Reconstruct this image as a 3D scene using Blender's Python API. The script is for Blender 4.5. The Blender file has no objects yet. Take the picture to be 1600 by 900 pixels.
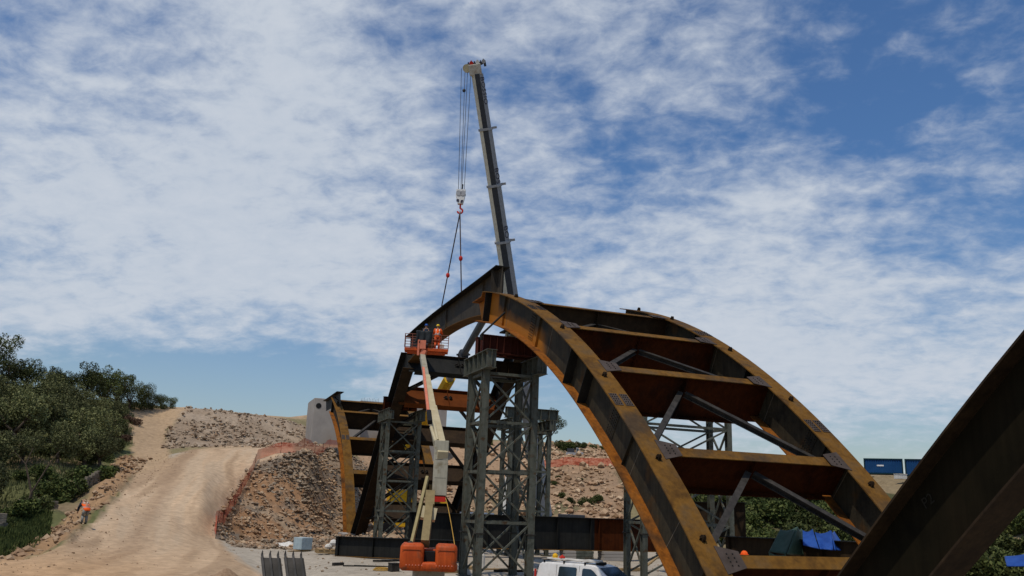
import bpy, bmesh, math, random
import numpy as np
from mathutils import Vector, Matrix
random.seed(7); rng=np.random.default_rng(7)
SC=bpy.context.scene
COL=SC.collection
# ------------------------------------------------------------------ camera
F=1320.; PITCH=math.radians(14.4); ROLL=math.radians(2.2); HEAD=math.radians(20.); H=4.5
cf=np.array([math.sin(HEAD)*math.cos(PITCH),math.cos(HEAD)*math.cos(PITCH),math.sin(PITCH)])
r0=np.array([math.cos(HEAD),-math.sin(HEAD),0]); u0=np.cross(r0,cf)
cr=r0*math.cos(ROLL)+u0*math.sin(ROLL); cu=u0*math.cos(ROLL)-r0*math.sin(ROLL)
CAM=np.array([0,0,H])
cam=bpy.data.cameras.new('camera'); co=bpy.data.objects.new('camera',cam); COL.objects.link(co)
cam.sensor_width=36; cam.lens=F/1600*36; cam.clip_end=8000; cam.clip_start=.1
co.matrix_world=Matrix(((cr[0],cu[0],-cf[0],0),(cr[1],cu[1],-cf[1],0),(cr[2],cu[2],-cf[2],H),(0,0,0,1)))
SC.camera=co
SC.render.resolution_x=1024; SC.render.resolution_y=576
# survey helpers: sight line of a photo point, met with a plane or a distance
def ray(px,py):
    d=cf*F+cr*(px-800)+cu*(450-py); return d/np.linalg.norm(d)
def onx(px,py,X): d=ray(px,py); return CAM+d*(X/d[0])
def ony(px,py,Y): d=ray(px,py); return CAM+d*(Y/d[1])
def onz(px,py,Z): d=ray(px,py); return CAM+d*((Z-H)/d[2])
def at(px,py,R): d=ray(px,py); return CAM+d*(R/math.hypot(d[0],d[1]))
def proj(p):
    v=np.asarray(p,float)-CAM; z=v@cf; return 800+F*(v@cr)/z, 450-F*(v@cu)/z
# ------------------------------------------------------------------ view, world, sun
SC.view_settings.view_transform='Standard'; SC.view_settings.look='None'
SC.view_settings.exposure=-0.52; SC.view_settings.gamma=1
SC.view_settings.use_curve_mapping=False
SUN=Vector((-0.32,-0.25,0.90)).normalized()
SEL=math.asin(SUN.z); SAZ=math.atan2(SUN.x,SUN.y)
W=bpy.data.worlds.new('World'); SC.world=W; W.use_nodes=True
nt=W.node_tree; nt.nodes.clear(); N=nt.nodes.new; L=nt.links.new
out=N('ShaderNodeOutputWorld'); bg=N('ShaderNodeBackground'); bg.inputs[1].default_value=0.145
sky=N('ShaderNodeTexSky'); sky.sky_type='NISHITA'; sky.sun_disc=False
sky.sun_elevation=SEL; sky.sun_rotation=SAZ; sky.air_density=1.2; sky.dust_density=1.0; sky.ozone_density=3.0
tc=N('ShaderNodeTexCoord')
def M(op,a,b=None,c=None,clamp=False):
    n=N('ShaderNodeMath'); n.operation=op; n.use_clamp=clamp
    for i,v in enumerate((a,b,c)):
        if v is None: continue
        if isinstance(v,(int,float)): n.inputs[i].default_value=v
        else: L(v,n.inputs[i])
    return n.outputs[0]
sep=N('ShaderNodeSeparateXYZ'); L(tc.outputs['Generated'],sep.inputs[0])
zz=M('ADD',M('MAXIMUM',sep.outputs[2],0.0),0.30)
cx=M('DIVIDE',sep.outputs[0],zz); cy=M('DIVIDE',sep.outputs[1],zz)
comb=N('ShaderNodeCombineXYZ'); L(cx,comb.inputs[0]); L(cy,comb.inputs[1])
def wnoise(scale,det,rough,sx=1,sy=1,rot=0,dist=0,off=(0,0,0)):
    mp=N('ShaderNodeMapping'); mp.inputs['Scale'].default_value=(sx,sy,1); mp.inputs['Rotation'].default_value=(0,0,rot); mp.inputs['Location'].default_value=off
    vr=N('ShaderNodeVectorRotate'); vr.rotation_type='Z_AXIS'; vr.inputs['Angle'].default_value=.55; L(comb.outputs[0],vr.inputs['Vector']); L(vr.outputs[0],mp.inputs[0])
    n=N('ShaderNodeTexNoise'); n.inputs['Scale'].default_value=scale; n.inputs['Detail'].default_value=det; n.inputs['Roughness'].default_value=rough; n.inputs['Distortion'].default_value=dist
    L(mp.outputs[0],n.inputs[0]); return n.outputs[0]
n1=wnoise(3.1,9,.6,1.0,1.3,0,.3)
n2=wnoise(17,6,.6,1.0,1.15,0,.25,(3,1,0))
n3=wnoise(1.3,4,.5,1,1,0,.1,(7,2,0))
# where the cloud sheets lie (amount, direction, angular radius)
blobs=[(.50,130,330,15),(.42,420,430,10),(.34,560,130,7),(.20,300,90,10),(.34,640,540,5),(.24,830,250,5),(.20,1000,420,8),(.36,1330,470,12),
       (.30,1530,560,9),(.26,1050,90,5),(.26,1210,60,4),(.34,1170,285,4.5),(.30,990,300,3.5),(.24,900,60,5),(.36,1250,610,5),(.34,1050,600,4),(.40,80,500,5),(.30,330,520,4),
       (-.9,300,650,6),(-.9,80,650,6),(-.55,430,590,4),(-.20,230,150,3.5),(-.20,40,40,4),(-.6,480,660,5),(-.10,760,60,4),(-.20,600,20,3),
       (-.5,1330,730,5),(-.6,900,700,6),(-.3,1560,700,4),(-.36,1450,60,10),(-.28,1380,220,7),(-.20,880,140,5),(-.26,1130,200,3.5),(-.20,720,260,3),(-.22,270,60,4),
       (.30,1540,190,5),(-.14,1570,330,5),(-.12,930,230,4),(-.12,1040,190,3),(-.12,930,340,3)]
cov=0.0
acc=None
for a,px,py,rad in blobs:
    d=ray(px,py); vm=N('ShaderNodeVectorMath'); vm.operation='DOT_PRODUCT'; vm.inputs[1].default_value=tuple(d)
    nrm=N('ShaderNodeVectorMath'); nrm.operation='NORMALIZE'; L(tc.outputs['Generated'],nrm.inputs[0]); L(nrm.outputs[0],vm.inputs[0])
    k=1/(1-math.cos(math.radians(rad)))
    e=M('POWER',2.71828,M('MULTIPLY',M('SUBTRACT',vm.outputs['Value'],1.0),k*1.0))
    t=M('MULTIPLY',e,a); acc=t if acc is None else M('ADD',acc,t)
dens=M('ADD',M('ADD',M('MULTIPLY',M('SUBTRACT',n1,.5),1.9),M('MULTIPLY',M('SUBTRACT',n2,.5),1.15)),M('MULTIPLY',M('SUBTRACT',n3,.5),.5))
dens=M('ADD',dens,acc)
mr=N('ShaderNodeMapRange'); mr.interpolation_type='SMOOTHSTEP'; mr.inputs['From Min'].default_value=-.33; mr.inputs['From Max'].default_value=.74; L(dens,mr.inputs[0])
cloud=mr.outputs[0]
# thick cloud is greyer underneath, thin cloud whiter
ramp=N('ShaderNodeValToRGB'); ramp.color_ramp.elements[0].position=0; ramp.color_ramp.elements[0].color=(4.6,5.3,6.3,1)
ramp.color_ramp.elements[1].position=1; ramp.color_ramp.elements[1].color=(6.4,6.75,7.3,1)
L(M('ADD',M('MULTIPLY',n2,.9),M('MULTIPLY',M('SUBTRACT',n1,.5),.6)),ramp.inputs[0])
tint=N('ShaderNodeMix'); tint.data_type='RGBA'; tint.blend_type='MULTIPLY'; tint.inputs[0].default_value=1
hr=N('ShaderNodeMapRange'); hr.interpolation_type='SMOOTHSTEP'; hr.inputs['From Min'].default_value=.02; hr.inputs['From Max'].default_value=.40; L(sep.outputs[2],hr.inputs[0])
tm=N('ShaderNodeMix'); tm.data_type='RGBA'; L(hr.outputs[0],tm.inputs[0]); tm.inputs[6].default_value=(.86,.90,.98,1); tm.inputs[7].default_value=(.52,.74,.98,1)
L(sky.outputs[0],tint.inputs[6]); L(tm.outputs[2],tint.inputs[7])
mix=N('ShaderNodeMix'); mix.data_type='RGBA'; L(M('MULTIPLY',cloud,.95),mix.inputs[0]); L(tint.outputs[2],mix.inputs[6]); L(ramp.outputs[0],mix.inputs[7])
L(mix.outputs[2],bg.inputs[0]); L(bg.outputs[0],out.inputs[0])
sl=bpy.data.lights.new('sun','SUN'); sl.energy=4.0; sl.angle=math.radians(.6); sl.color=(1,.89,.74)
so=bpy.data.objects.new('sun',sl); COL.objects.link(so); so.rotation_euler=SUN.to_track_quat('Z','Y').to_euler()
SC.cycles.max_bounces=6

# ------------------------------------------------------------------ materials
MATS={}
def mat(name,cols,scale=3.,rough=.75,metal=0.,bump=.0,bscale=None,stretch=(1,1,1),detail=6,pos=None,spec=.14,second=None,alpha=None,streak=0):
    """procedural noise material; cols = list of linear colours"""
    if name in MATS: return MATS[name]
    m=bpy.data.materials.new(name); m.use_nodes=True; t=m.node_tree; b=t.nodes['Principled BSDF']
    tcn=t.nodes.new('ShaderNodeTexCoord'); mp=t.nodes.new('ShaderNodeMapping'); mp.inputs['Scale'].default_value=stretch
    t.links.new(tcn.outputs['Object'],mp.inputs[0])
    n=t.nodes.new('ShaderNodeTexNoise'); n.inputs['Scale'].default_value=scale; n.inputs['Detail'].default_value=detail; n.inputs['Roughness'].default_value=.62
    t.links.new(mp.outputs[0],n.inputs[0])
    r=t.nodes.new('ShaderNodeValToRGB'); e=r.color_ramp.elements
    if pos is None: pos=[.33+.34*i/max(1,len(cols)-1) for i in range(len(cols))]
    while len(e)<len(cols): e.new(.5)
    for i,c in enumerate(cols): e[i].position=pos[i]; e[i].color=(*c,1)
    t.links.new(n.outputs[0],r.inputs[0]); colout=r.outputs[0]
    if second:   # (colour, scale, threshold, softness)
        n4=t.nodes.new('ShaderNodeTexNoise'); n4.inputs['Scale'].default_value=second[1]; n4.inputs['Detail'].default_value=5; t.links.new(mp.outputs[0],n4.inputs[0])
        q=t.nodes.new('ShaderNodeMapRange'); q.inputs['From Min'].default_value=second[2]; q.inputs['From Max'].default_value=second[2]+second[3]; t.links.new(n4.outputs[0],q.inputs[0])
        mx=t.nodes.new('ShaderNodeMix'); mx.data_type='RGBA'; t.links.new(q.outputs[0],mx.inputs[0]); t.links.new(colout,mx.inputs[6]); mx.inputs[7].default_value=(*second[0],1); colout=mx.outputs[2]
    if streak:
        mp2=t.nodes.new('ShaderNodeMapping'); mp2.inputs['Scale'].default_value=(5,5,.35); t.links.new(tcn.outputs['Object'],mp2.inputs[0])
        ns=t.nodes.new('ShaderNodeTexNoise'); ns.inputs['Scale'].default_value=1.3; ns.inputs['Detail'].default_value=7; ns.inputs['Roughness'].default_value=.7; t.links.new(mp2.outputs[0],ns.inputs[0])
        q=t.nodes.new('ShaderNodeMapRange'); q.inputs['From Min'].default_value=.35; q.inputs['From Max'].default_value=.65; q.inputs['To Min'].default_value=1-streak; q.inputs['To Max'].default_value=1+streak*.6; t.links.new(ns.outputs[0],q.inputs[0])
        sc=t.nodes.new('ShaderNodeVectorMath'); sc.operation='SCALE'; t.links.new(colout,sc.inputs[0]); t.links.new(q.outputs[0],sc.inputs['Scale']); colout=sc.outputs[0]
    t.links.new(colout,b.inputs['Base Color'])
    b.inputs['Roughness'].default_value=rough; b.inputs['Metallic'].default_value=metal; b.inputs['Specular IOR Level'].default_value=spec
    if bump:
        bn=t.nodes.new('ShaderNodeBump'); bn.inputs['Strength'].default_value=bump; bn.inputs['Distance'].default_value=.05
        nb=t.nodes.new('ShaderNodeTexNoise'); nb.inputs['Scale'].default_value=bscale or scale*4; nb.inputs['Detail'].default_value=4
        t.links.new(mp.outputs[0],nb.inputs[0]); t.links.new(nb.outputs[0],bn.inputs['Height']); t.links.new(bn.outputs[0],b.inputs['Normal'])
    if alpha is not None: b.inputs['Alpha'].default_value=alpha
    MATS[name]=m; return m
def flat(name,c,rough=.6,**k): return mat(name,[tuple(x*.82 for x in c),tuple(min(1,x*1.12) for x in c)],scale=k.pop('scale',4.),rough=rough,**k)
M_FLANGE=mat('ochre_rust',[(.075,.036,.008),(.150,.072,.012),(.115,.066,.024)],scale=1.1,rough=.88,second=((.06,.038,.020),.6,.52,.15),bump=.12,streak=.22)
M_ORANGE=mat('orange_rust',[(.13,.042,.006),(.23,.078,.009),(.17,.068,.016)],scale=1.4,rough=.88,bump=.12,streak=.35,second=((.08,.035,.012),.8,.54,.14))
M_WEB=mat('mill_scale_web',[(.018,.016,.012),(.037,.031,.020),(.050,.039,.023)],scale=1.1,rough=.75,second=((.075,.038,.012),.7,.57,.14),bump=.08,streak=.3)
M_FOX=mat('fox_red_steel',[(.09,.024,.005),(.13,.036,.007)],scale=1.2,rough=.85,spec=.1)
M_RED=mat('red_primer_steel',[(.028,.007,.0025),(.055,.014,.0035),(.038,.010,.003)],scale=1.2,rough=.88,second=((.014,.008,.006),.5,.52,.18),bump=.06,streak=.3,spec=.06)
M_REDOX=mat('red_oxide_beam',[(.050,.012,.007),(.075,.018,.010)],scale=1.2,rough=.75,bump=.06)
M_DARK=mat('dark_steel',[(.009,.010,.010),(.019,.019,.017)],scale=1.0,rough=.65,bump=.05,streak=.3)
M_BROWN=mat('brown_steel',[(.018,.011,.006),(.038,.023,.011)],scale=.9,rough=.75,bump=.05,streak=.35)
M_GREY=mat('tower_green_grey',[(.055,.062,.050),(.105,.112,.092),(.08,.08,.063)],scale=2.2,rough=.55,second=((.075,.048,.026),3.,.58,.1),bump=.05,streak=.25)
M_GALV=mat('galvanised_grey',[(.026,.024,.021),(.050,.045,.040)],scale=2.5,rough=.6,bump=.04,streak=.3)
M_PLATE=mat('splice_plate_grey',[(.045,.034,.027),(.075,.058,.050)],scale=2.,rough=.7)
M_BOLT=flat('bolt_dark',(.02,.018,.016))
M_CONC=mat('concrete',[(.27,.25,.23),(.36,.335,.30)],scale=.35,rough=.9,second=((.24,.2,.16),.18,.55,.2),bump=.15)
M_CREAM=mat('cream_boom_paint',[(.40,.35,.22),(.50,.44,.29)],scale=1.6,rough=.5,second=((.38,.30,.17),2.,.58,.15))
M_BEIGE=mat('beige_grey_paint',[(.28,.27,.21),(.36,.34,.27)],scale=1.5,rough=.55,second=((.20,.17,.11),2.2,.56,.15),streak=.15)
M_WHITEG=mat('crane_white',[(.55,.55,.54),(.68,.68,.66)],scale=1.5,rough=.4)
M_HEADM=mat('crane_head_weathered',[(.20,.18,.15),(.5,.48,.42),(.30,.24,.18)],scale=3.5,rough=.5)
M_BOOMLIT=flat('boom_cream_lit',(.62,.58,.47),.4)
M_BOOMSHADE=flat('boom_grey_shaded',(.27,.27,.275),.5)
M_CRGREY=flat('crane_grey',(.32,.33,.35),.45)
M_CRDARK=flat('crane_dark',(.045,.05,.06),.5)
M_ORNG=mat('lift_orange',[(.40,.062,.012),(.52,.09,.018)],scale=2.,rough=.5,second=((.24,.07,.03),2.4,.55,.14),streak=.25)
M_SALMON=flat('faded_orange',(.62,.20,.12),.5)
M_YEL=flat('machine_yellow',(.72,.42,.02),.5)
M_BLACK=flat('rubber_black',(.012,.012,.013),.7)
M_WHITE=mat('van_white',[(.66,.66,.64),(.76,.76,.75)],scale=2.,rough=.35,spec=.5,second=((.52,.47,.40),1.6,.56,.25),streak=.06)
M_GLASS=flat('dark_glass',(.02,.035,.045),.08,spec=.6)
M_BLUE=mat('container_blue',[(.006,.04,.13),(.012,.065,.18)],scale=.8,rough=.45)
M_BLUED=flat('container_end_teal',(.006,.03,.042),.6)
M_TGREEN=mat('green_tarp',[(.03,.06,.045),(.05,.09,.068)],scale=2.,rough=.55,bump=.3,bscale=5)
M_TBLUE=mat('blue_tarp',[(.010,.045,.22),(.022,.08,.33)],scale=2.,rough=.5,bump=.3,bscale=5)
M_ROPE=flat('steel_rope',(.05,.055,.07),.5)
M_SLING=flat('chain_sling',(.07,.05,.05),.6)
M_REDP=flat('red_paint',(.5,.03,.02),.5)
M_SKIN=flat('skin',(.42,.22,.14),.6)
M_HIVIS=flat('hivis_orange',(.95,.13,.02),.7)
M_NAVY=flat('navy_work_jacket',(.02,.03,.05),.8)
M_TROU=flat('work_trousers',(.05,.055,.07),.85)
M_OTROU=flat('orange_trousers',(.55,.09,.03),.8)
M_HELY=flat('yellow_helmet',(.75,.52,.03),.35)
M_HELB=flat('blue_helmet',(.02,.09,.35),.35)
M_STRIPE=flat('reflective_stripe',(.6,.62,.6),.4)
M_BARK=mat('bark',[(.06,.045,.032),(.13,.10,.075)],scale=6,rough=.95,bump=.4)
M_WOOD=flat('pallet_wood',(.32,.22,.11),.85)
M_PLAST=flat('white_plastic_sheet',(.62,.60,.55),.5)
M_PALEB=flat('pale_blue_wrap',(.33,.41,.44),.55)
M_TEXT=flat('dark_lettering',(.03,.03,.06),.5)
M_MESH=mat('orange_mesh_fence',[(.60,.11,.06),(.72,.19,.11)],scale=3.,rough=.9,alpha=.6)
M_LIMESTONE=mat('limestone',[(.26,.20,.14),(.44,.36,.27),(.58,.50,.40)],scale=2.2,rough=.95,bump=.3)
M_WALL=mat('drystone',[(.12,.10,.075),(.25,.215,.165)],scale=2.5,rough=.95,bump=.5)
def leafmat(name,cols):
    m=bpy.data.materials.new(name); m.use_nodes=True; t=m.node_tree; b=t.nodes['Principled BSDF']
    g=t.nodes.new('ShaderNodeNewGeometry'); r=t.nodes.new('ShaderNodeValToRGB'); e=r.color_ramp.elements
    while len(e)<len(cols): e.new(.5)
    for i,c in enumerate(cols): e[i].position=i/(len(cols)-1); e[i].color=(*c,1)
    t.links.new(g.outputs['Random Per Island'],r.inputs[0])
    oi=t.nodes.new('ShaderNodeObjectInfo'); hs=t.nodes.new('ShaderNodeHueSaturation'); mr=t.nodes.new('ShaderNodeMapRange')
    mr.inputs['To Min'].default_value=.65; mr.inputs['To Max'].default_value=1.55; t.links.new(oi.outputs['Random'],mr.inputs[0]); t.links.new(mr.outputs[0],hs.inputs['Value'])
    t.links.new(r.outputs[0],hs.inputs['Color']); t.links.new(hs.outputs[0],b.inputs['Base Color'])
    b.inputs['Roughness'].default_value=.8; b.inputs['Specular IOR Level'].default_value=.2
    return m
M_LEAF_O=leafmat('olive_leaf',[(.050,.060,.020),(.100,.108,.040),(.165,.170,.075)])
M_LEAF_D=leafmat('oak_leaf',[(.030,.040,.012),(.058,.072,.020),(.095,.105,.032)])
M_LEAF_Y=leafmat('bush_leaf',[(.022,.036,.009),(.045,.062,.015),(.08,.09,.024)])
M_LEAF_B=leafmat('dry_brush',[(.05,.028,.018),(.10,.055,.035),(.14,.09,.055)])

# ------------------------------------------------------------------ mesh helpers
class MB:
    def __init__(s): s.v=[]; s.f=[]; s.m=[]
    def add(s,vs,fs,mi=0):
        o=len(s.v); s.v+= [tuple(map(float,p)) for p in vs]; s.f+=[tuple(i+o for i in f) for f in fs]; s.m+=[mi]*len(fs); return s
    def obox(s,c,ax,ay,az,mi=0):
        """box from centre and three half-vectors"""
        c=np.array(c,float); ax,ay,az=map(lambda q:np.array(q,float),(ax,ay,az))
        vs=[c+i*ax+j*ay+k*az for i in(-1,1) for j in(-1,1) for k in(-1,1)]
        fs=[(0,1,3,2),(4,6,7,5),(0,4,5,1),(2,3,7,6),(0,2,6,4),(1,5,7,3)]
        if np.cross(ax,ay)@az<0: fs=[f[::-1] for f in fs]
        return s.add(vs,fs,mi)
    def box(s,c,size,mi=0,rz=0):
        a=np.array([math.cos(rz),math.sin(rz),0]); b=np.array([-math.sin(rz),math.cos(rz),0])
        return s.obox(c,a*size[0]/2,b*size[1]/2,np.array([0,0,size[2]/2]),mi)
    def bar(s,p,q,w,h=None,up=(0,0,1),mi=0):
        p=np.array(p,float); q=np.array(q,float); h=w if h is None else h
        d=q-p; l=np.linalg.norm(d); d=d/l; up=np.array(up,float)
        a=np.cross(d,up)
        if np.linalg.norm(a)<1e-4: a=np.cross(d,(1,0,0))
        a/=np.linalg.norm(a); b=np.cross(a,d)
        return s.obox((p+q)/2,d*l/2,a*w/2,b*h/2,mi)
    def ibeam(s,p,q,w,h,t=.03,up=(0,0,1),mi=0):
        """I section: two flanges and a web"""
        p=np.array(p,float); q=np.array(q,float); d=q-p; d/=np.linalg.norm(d); up=np.array(up,float)
        a=np.cross(d,up)
        if np.linalg.norm(a)<1e-4: a=np.cross(d,(1,0,0))
        a/=np.linalg.norm(a); b=np.cross(a,d)
        s.bar(p+b*(h/2-t/2),q+b*(h/2-t/2),w,t,b,mi); s.bar(p-b*(h/2-t/2),q-b*(h/2-t/2),w,t,b,mi); s.bar(p,q,t,h-2*t,b,mi); return s
    def tube(s,p,q,r,r2=None,n=10,mi=0,cap=True):
        p=np.array(p,float); q=np.array(q,float); r2=r if r2 is None else r2
        d=q-p; d/=np.linalg.norm(d); a=np.cross(d,(0,0,1))
        if np.linalg.norm(a)<1e-3: a=np.cross(d,(1,0,0))
        a/=np.linalg.norm(a); b=np.cross(d,a)
        vs=[p+r*(math.cos(t)*a+math.sin(t)*b) for t in np.linspace(0,2*math.pi,n,endpoint=False)]+[q+r2*(math.cos(t)*a+math.sin(t)*b) for t in np.linspace(0,2*math.pi,n,endpoint=False)]
        fs=[(i,(i+1)%n,n+(i+1)%n,n+i) for i in range(n)]
        if cap: fs+=[tuple(range(n))[::-1],tuple(range(n,2*n))]
        return s.add(vs,fs,mi)
    def path(s,pts,r,n=5,mi=0):
        for a,b in zip(pts[:-1],pts[1:]): s.tube(a,b,r,r,n,mi)
        return s
    def prism(s,poly,origin,ax,ay,az,mi=0):
        """polygon in the plane ax,ay pushed by az"""
        o=np.array(origin,float); ax,ay,az=[np.array(q,float) for q in(ax,ay,az)]; n=len(poly)
        vs=[o+x*ax+y*ay for x,y in poly]+[o+x*ax+y*ay+az for x,y in poly]
        fs=[(i,(i+1)%n,n+(i+1)%n,n+i) for i in range(n)]+[tuple(range(n))[::-1],tuple(range(n,2*n))]
        return s.add(vs,fs,mi)
    def sphere(s,c,r,sx=1,sy=1,sz=1,nu=10,nv=6,mi=0,lo=-90):
        vs=[];fs=[]
        for j in range(nv+1):
            ph=math.radians(lo+(90-lo)*j/nv)
            for i in range(nu):
                th=2*math.pi*i/nu; vs.append((c[0]+r*sx*math.cos(ph)*math.cos(th),c[1]+r*sy*math.cos(ph)*math.sin(th),c[2]+r*sz*math.sin(ph)))
        for j in range(nv):
            for i in range(nu): fs.append((j*nu+i,j*nu+(i+1)%nu,(j+1)*nu+(i+1)%nu,(j+1)*nu+i))
        return s.add(vs,fs,mi)
    def mesh(s,name,mats,off=(0,0,0),smooth=False):
        me=bpy.data.meshes.new(name); me.from_pydata([(a-off[0],b-off[1],c-off[2]) for a,b,c in s.v],[],s.f)
        if not isinstance(mats,(list,tuple)): mats=[mats]
        for m in mats: me.materials.append(m)
        me.polygons.foreach_set('material_index',s.m)
        if smooth: me.polygons.foreach_set('use_smooth',[True]*len(me.polygons))
        me.update(); return me
def topof(o):
    while o.parent: o=o.parent
    return o
def tag(o,label=None,cat=None,group=None,kind=None):
    if label: o['label']=label
    if cat: o['category']=cat
    if group: o['group']=group
    if kind: o['kind']=kind
    return o
def thing(name,label,cat,loc=(0,0,0),group=None):
    o=bpy.data.objects.new(name,None); COL.objects.link(o); o.location=tuple(map(float,loc)); o.empty_display_size=.5
    return tag(o,label,cat,group)
def part(name,mb,mats,parent=None,label=None,smooth=False,bevel=0,loc=None):
    if parent is not None: off=tuple(topof(parent).location)
    else: off=loc if loc is not None else (0,0,0)
    o=bpy.data.objects.new(name,mb.mesh(name,mats,off,smooth)); COL.objects.link(o)
    if parent is not None: o.parent=parent
    else: o.location=off
    if label: o['label']=label
    if bevel:
        b=o.modifiers.new('b','BEVEL'); b.width=bevel; b.segments=2; b.limit_method='ANGLE'
    return o
def copy_tree(o,parent=None):
    c=o.copy(); COL.objects.link(c); c.parent=parent
    for ch in list(o.children): copy_tree(ch,c)
    return c

# ------------------------------------------------------------------ terrain
def hz(px): return math.degrees(HEAD)+math.degrees(math.atan2(px-800,F))
# per column: (distance, photo row) where row>300, else (distance, height)
PROF={
-500:[(3,1.5),(12,.6),(30,.4),(48,1.5),(70,6),(100,16),(130,23),(170,24),(260,18),(600,8)],
0:[(3,1.5),(12,.3),(30,.0),(44,893),(49,872),(53,868),(64,842),(78,800),(95,735),(112,670),(130,612),(150,600),(200,18),(300,12),(600,6)],
100:[(3,1.5),(12,.3),(30,0),(42,905),(54,852),(57,853),(66,830),(80,785),(100,712),(120,648),(138,618),(160,620),(200,17),(300,12),(600,6)],
150:[(3,1.5),(12,.3),(30,0),(42,905),(60,822),(64,818),(70,812),(84,775),(100,725),(120,665),(138,630),(160,628),(200,17),(300,12),(600,6)],
200:[(3,1.5),(12,.2),(30,0),(43,902),(56,852),(72,790),(80,765),(95,740),(110,712),(125,670),(142,633),(180,636),(300,12),(600,6)],
260:[(3,1.5),(12,.1),(30,0),(43,903),(56,856),(73,800),(90,748),(108,722),(120,700),(135,660),(146,637),(180,638),(300,12),(600,6)],
300:[(3,1.4),(12,.1),(30,0),(43,903),(56,860),(72,806),(90,745),(110,708),(122,699),(132,668),(140,641),(150,638),(180,640),(300,12),(600,6)],
345:[(3,1.4),(12,.1),(30,0),(43,902),(56,864),(69,836),(74,797),(92,735),(112,702),(124,698),(132,672),(140,645),(150,642),(180,645),(300,12),(600,6)],
400:[(3,1.4),(12,.0),(30,0),(43,898),(56,866),(78,848),(90,772),(99,722),(112,702),(124,698),(133,676),(142,650),(150,647),(180,650),(300,12),(600,6)],
460:[(3,1.4),(12,.0),(30,0),(43,.1),(60,864),(82,850),(92,770),(100,706),(112,702),(126,698),(137,688),(146,660),(155,652),(180,655),(300,12),(600,6)],
500:[(3,1.4),(12,.0),(30,0),(43,.2),(60,.8),(85,843),(94,770),(102,701),(114,699),(126,697),(140,692),(152,665),(160,648),(180,650),(300,12),(600,6)],
545:[(3,1.4),(12,.0),(30,0),(41,.1),(47,.8),(80,1),(94,840),(104,770),(113,705),(124,700),(140,694),(156,660),(180,650),(300,12),(600,6)],
620:[(3,1.4),(12,.0),(30,0),(41,.1),(46,.8),(80,1.1),(98,836),(112,775),(128,712),(150,690),(180,655),(300,12),(600,6)],
700:[(3,1.4),(12,.0),(30,0),(41,.0),(46,.9),(80,1.1),(104,825),(118,785),(130,748),(150,700),(180,680),(300,11),(600,6)],
800:[(3,1.4),(12,.0),(30,0),(41,-.1),(46,.9),(80,1.1),(106,825),(118,795),(132,750),(150,705),(175,688),(300,11),(600,6)],
900:[(3,1.4),(12,.0),(30,0),(40,-.2),(46,.9),(80,1.1),(100,830),(112,808),(126,765),(138,723),(146,717),(160,703),(175,693),(230,695),(400,8),(600,6)],
1000:[(3,1.4),(12,.0),(30,0),(40,-.1),(46,.6),(80,1.1),(100,832),(112,812),(126,772),(138,731),(146,722),(160,712),(175,706),(230,712),(400,8),(600,6)],
1150:[(3,1.4),(12,.0),(30,0),(45,.3),(58,.8),(68,855),(78,825),(92,795),(112,768),(130,748),(150,738),(230,740),(400,8),(600,6)],
1300:[(3,1.4),(12,.0),(30,0),(45,.3),(58,.8),(68,860),(78,835),(92,805),(112,772),(127,750),(150,745),(230,745),(400,8),(600,6)],
1400:[(3,1.4),(12,.0),(30,0),(45,.3),(60,.8),(75,860),(92,815),(112,770),(122,745),(150,743),(230,745),(400,8),(600,6)],
1600:[(3,1.4),(12,.0),(30,.2),(45,.4),(60,.9),(75,868),(92,830),(112,780),(122,756),(150,752),(230,750),(400,8),(600,6)],
2200:[(3,1.5),(12,.3),(30,.3),(60,.9),(92,4),(122,10),(150,11),(300,10),(600,6)],
}
RR=np.concatenate([np.geomspace(2.5,30,26)[:-1],np.geomspace(30,190,330)[:-1],np.geomspace(190,4000,24)])
cols_h=[];cols_z=[]
for px in sorted(PROF):
    rs=[];zs=[]
    for a,b in PROF[px]:
        rs.append(a); zs.append(at(px,b,a)[2] if b>300 else b)
    rs.append(4000); zs.append(4)
    cols_h.append(hz(px)); cols_z.append(np.interp(RR,rs,zs))
g=np.interp(RR,[3,12,40,600,4000],[1.5,.5,.5,6,4])
cols_h=[-160.]+cols_h+[200.]; cols_z=[g]+cols_z+[g]
cols_h=np.array(cols_h); cols_z=np.array(cols_z)
TH=np.concatenate([np.linspace(-160,-22,40)[:-1],np.linspace(-22,62,620)[:-1],np.linspace(62,200,41)])
Z=np.array([[0.]]*1)
Z=np.zeros((len(TH),len(RR)))
for j in range(len(RR)): Z[:,j]=np.interp(TH,cols_h,cols_z[:,j])
# soften column seams
k=np.array([1,2,3,2,1.])/9
for _ in range(2):
    Zp=np.pad(Z,((2,2),(0,0)),'edge'); Z=sum(k[i]*Zp[i:i+len(TH)] for i in range(5))
XX=np.sin(np.radians(TH))[:,None]*RR[None,:]; YY=np.cos(np.radians(TH))[:,None]*RR[None,:]
Z0=Z.copy()
def height(x,y):
    th=math.degrees(math.atan2(x,y)); r=math.hypot(x,y)
    if th<-160: th+=360
    i=np.searchsorted(TH,th)-1; j=np.searchsorted(RR,r)-1
    i=min(max(i,0),len(TH)-2); j=min(max(j,0),len(RR)-2)
    a=(th-TH[i])/(TH[i+1]-TH[i]); b=(r-RR[j])/(RR[j+1]-RR[j])
    return float((Z[i,j]*(1-a)+Z[i+1,j]*a)*(1-b)+(Z[i,j+1]*(1-a)+Z[i+1,j+1]*a)*b)
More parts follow.
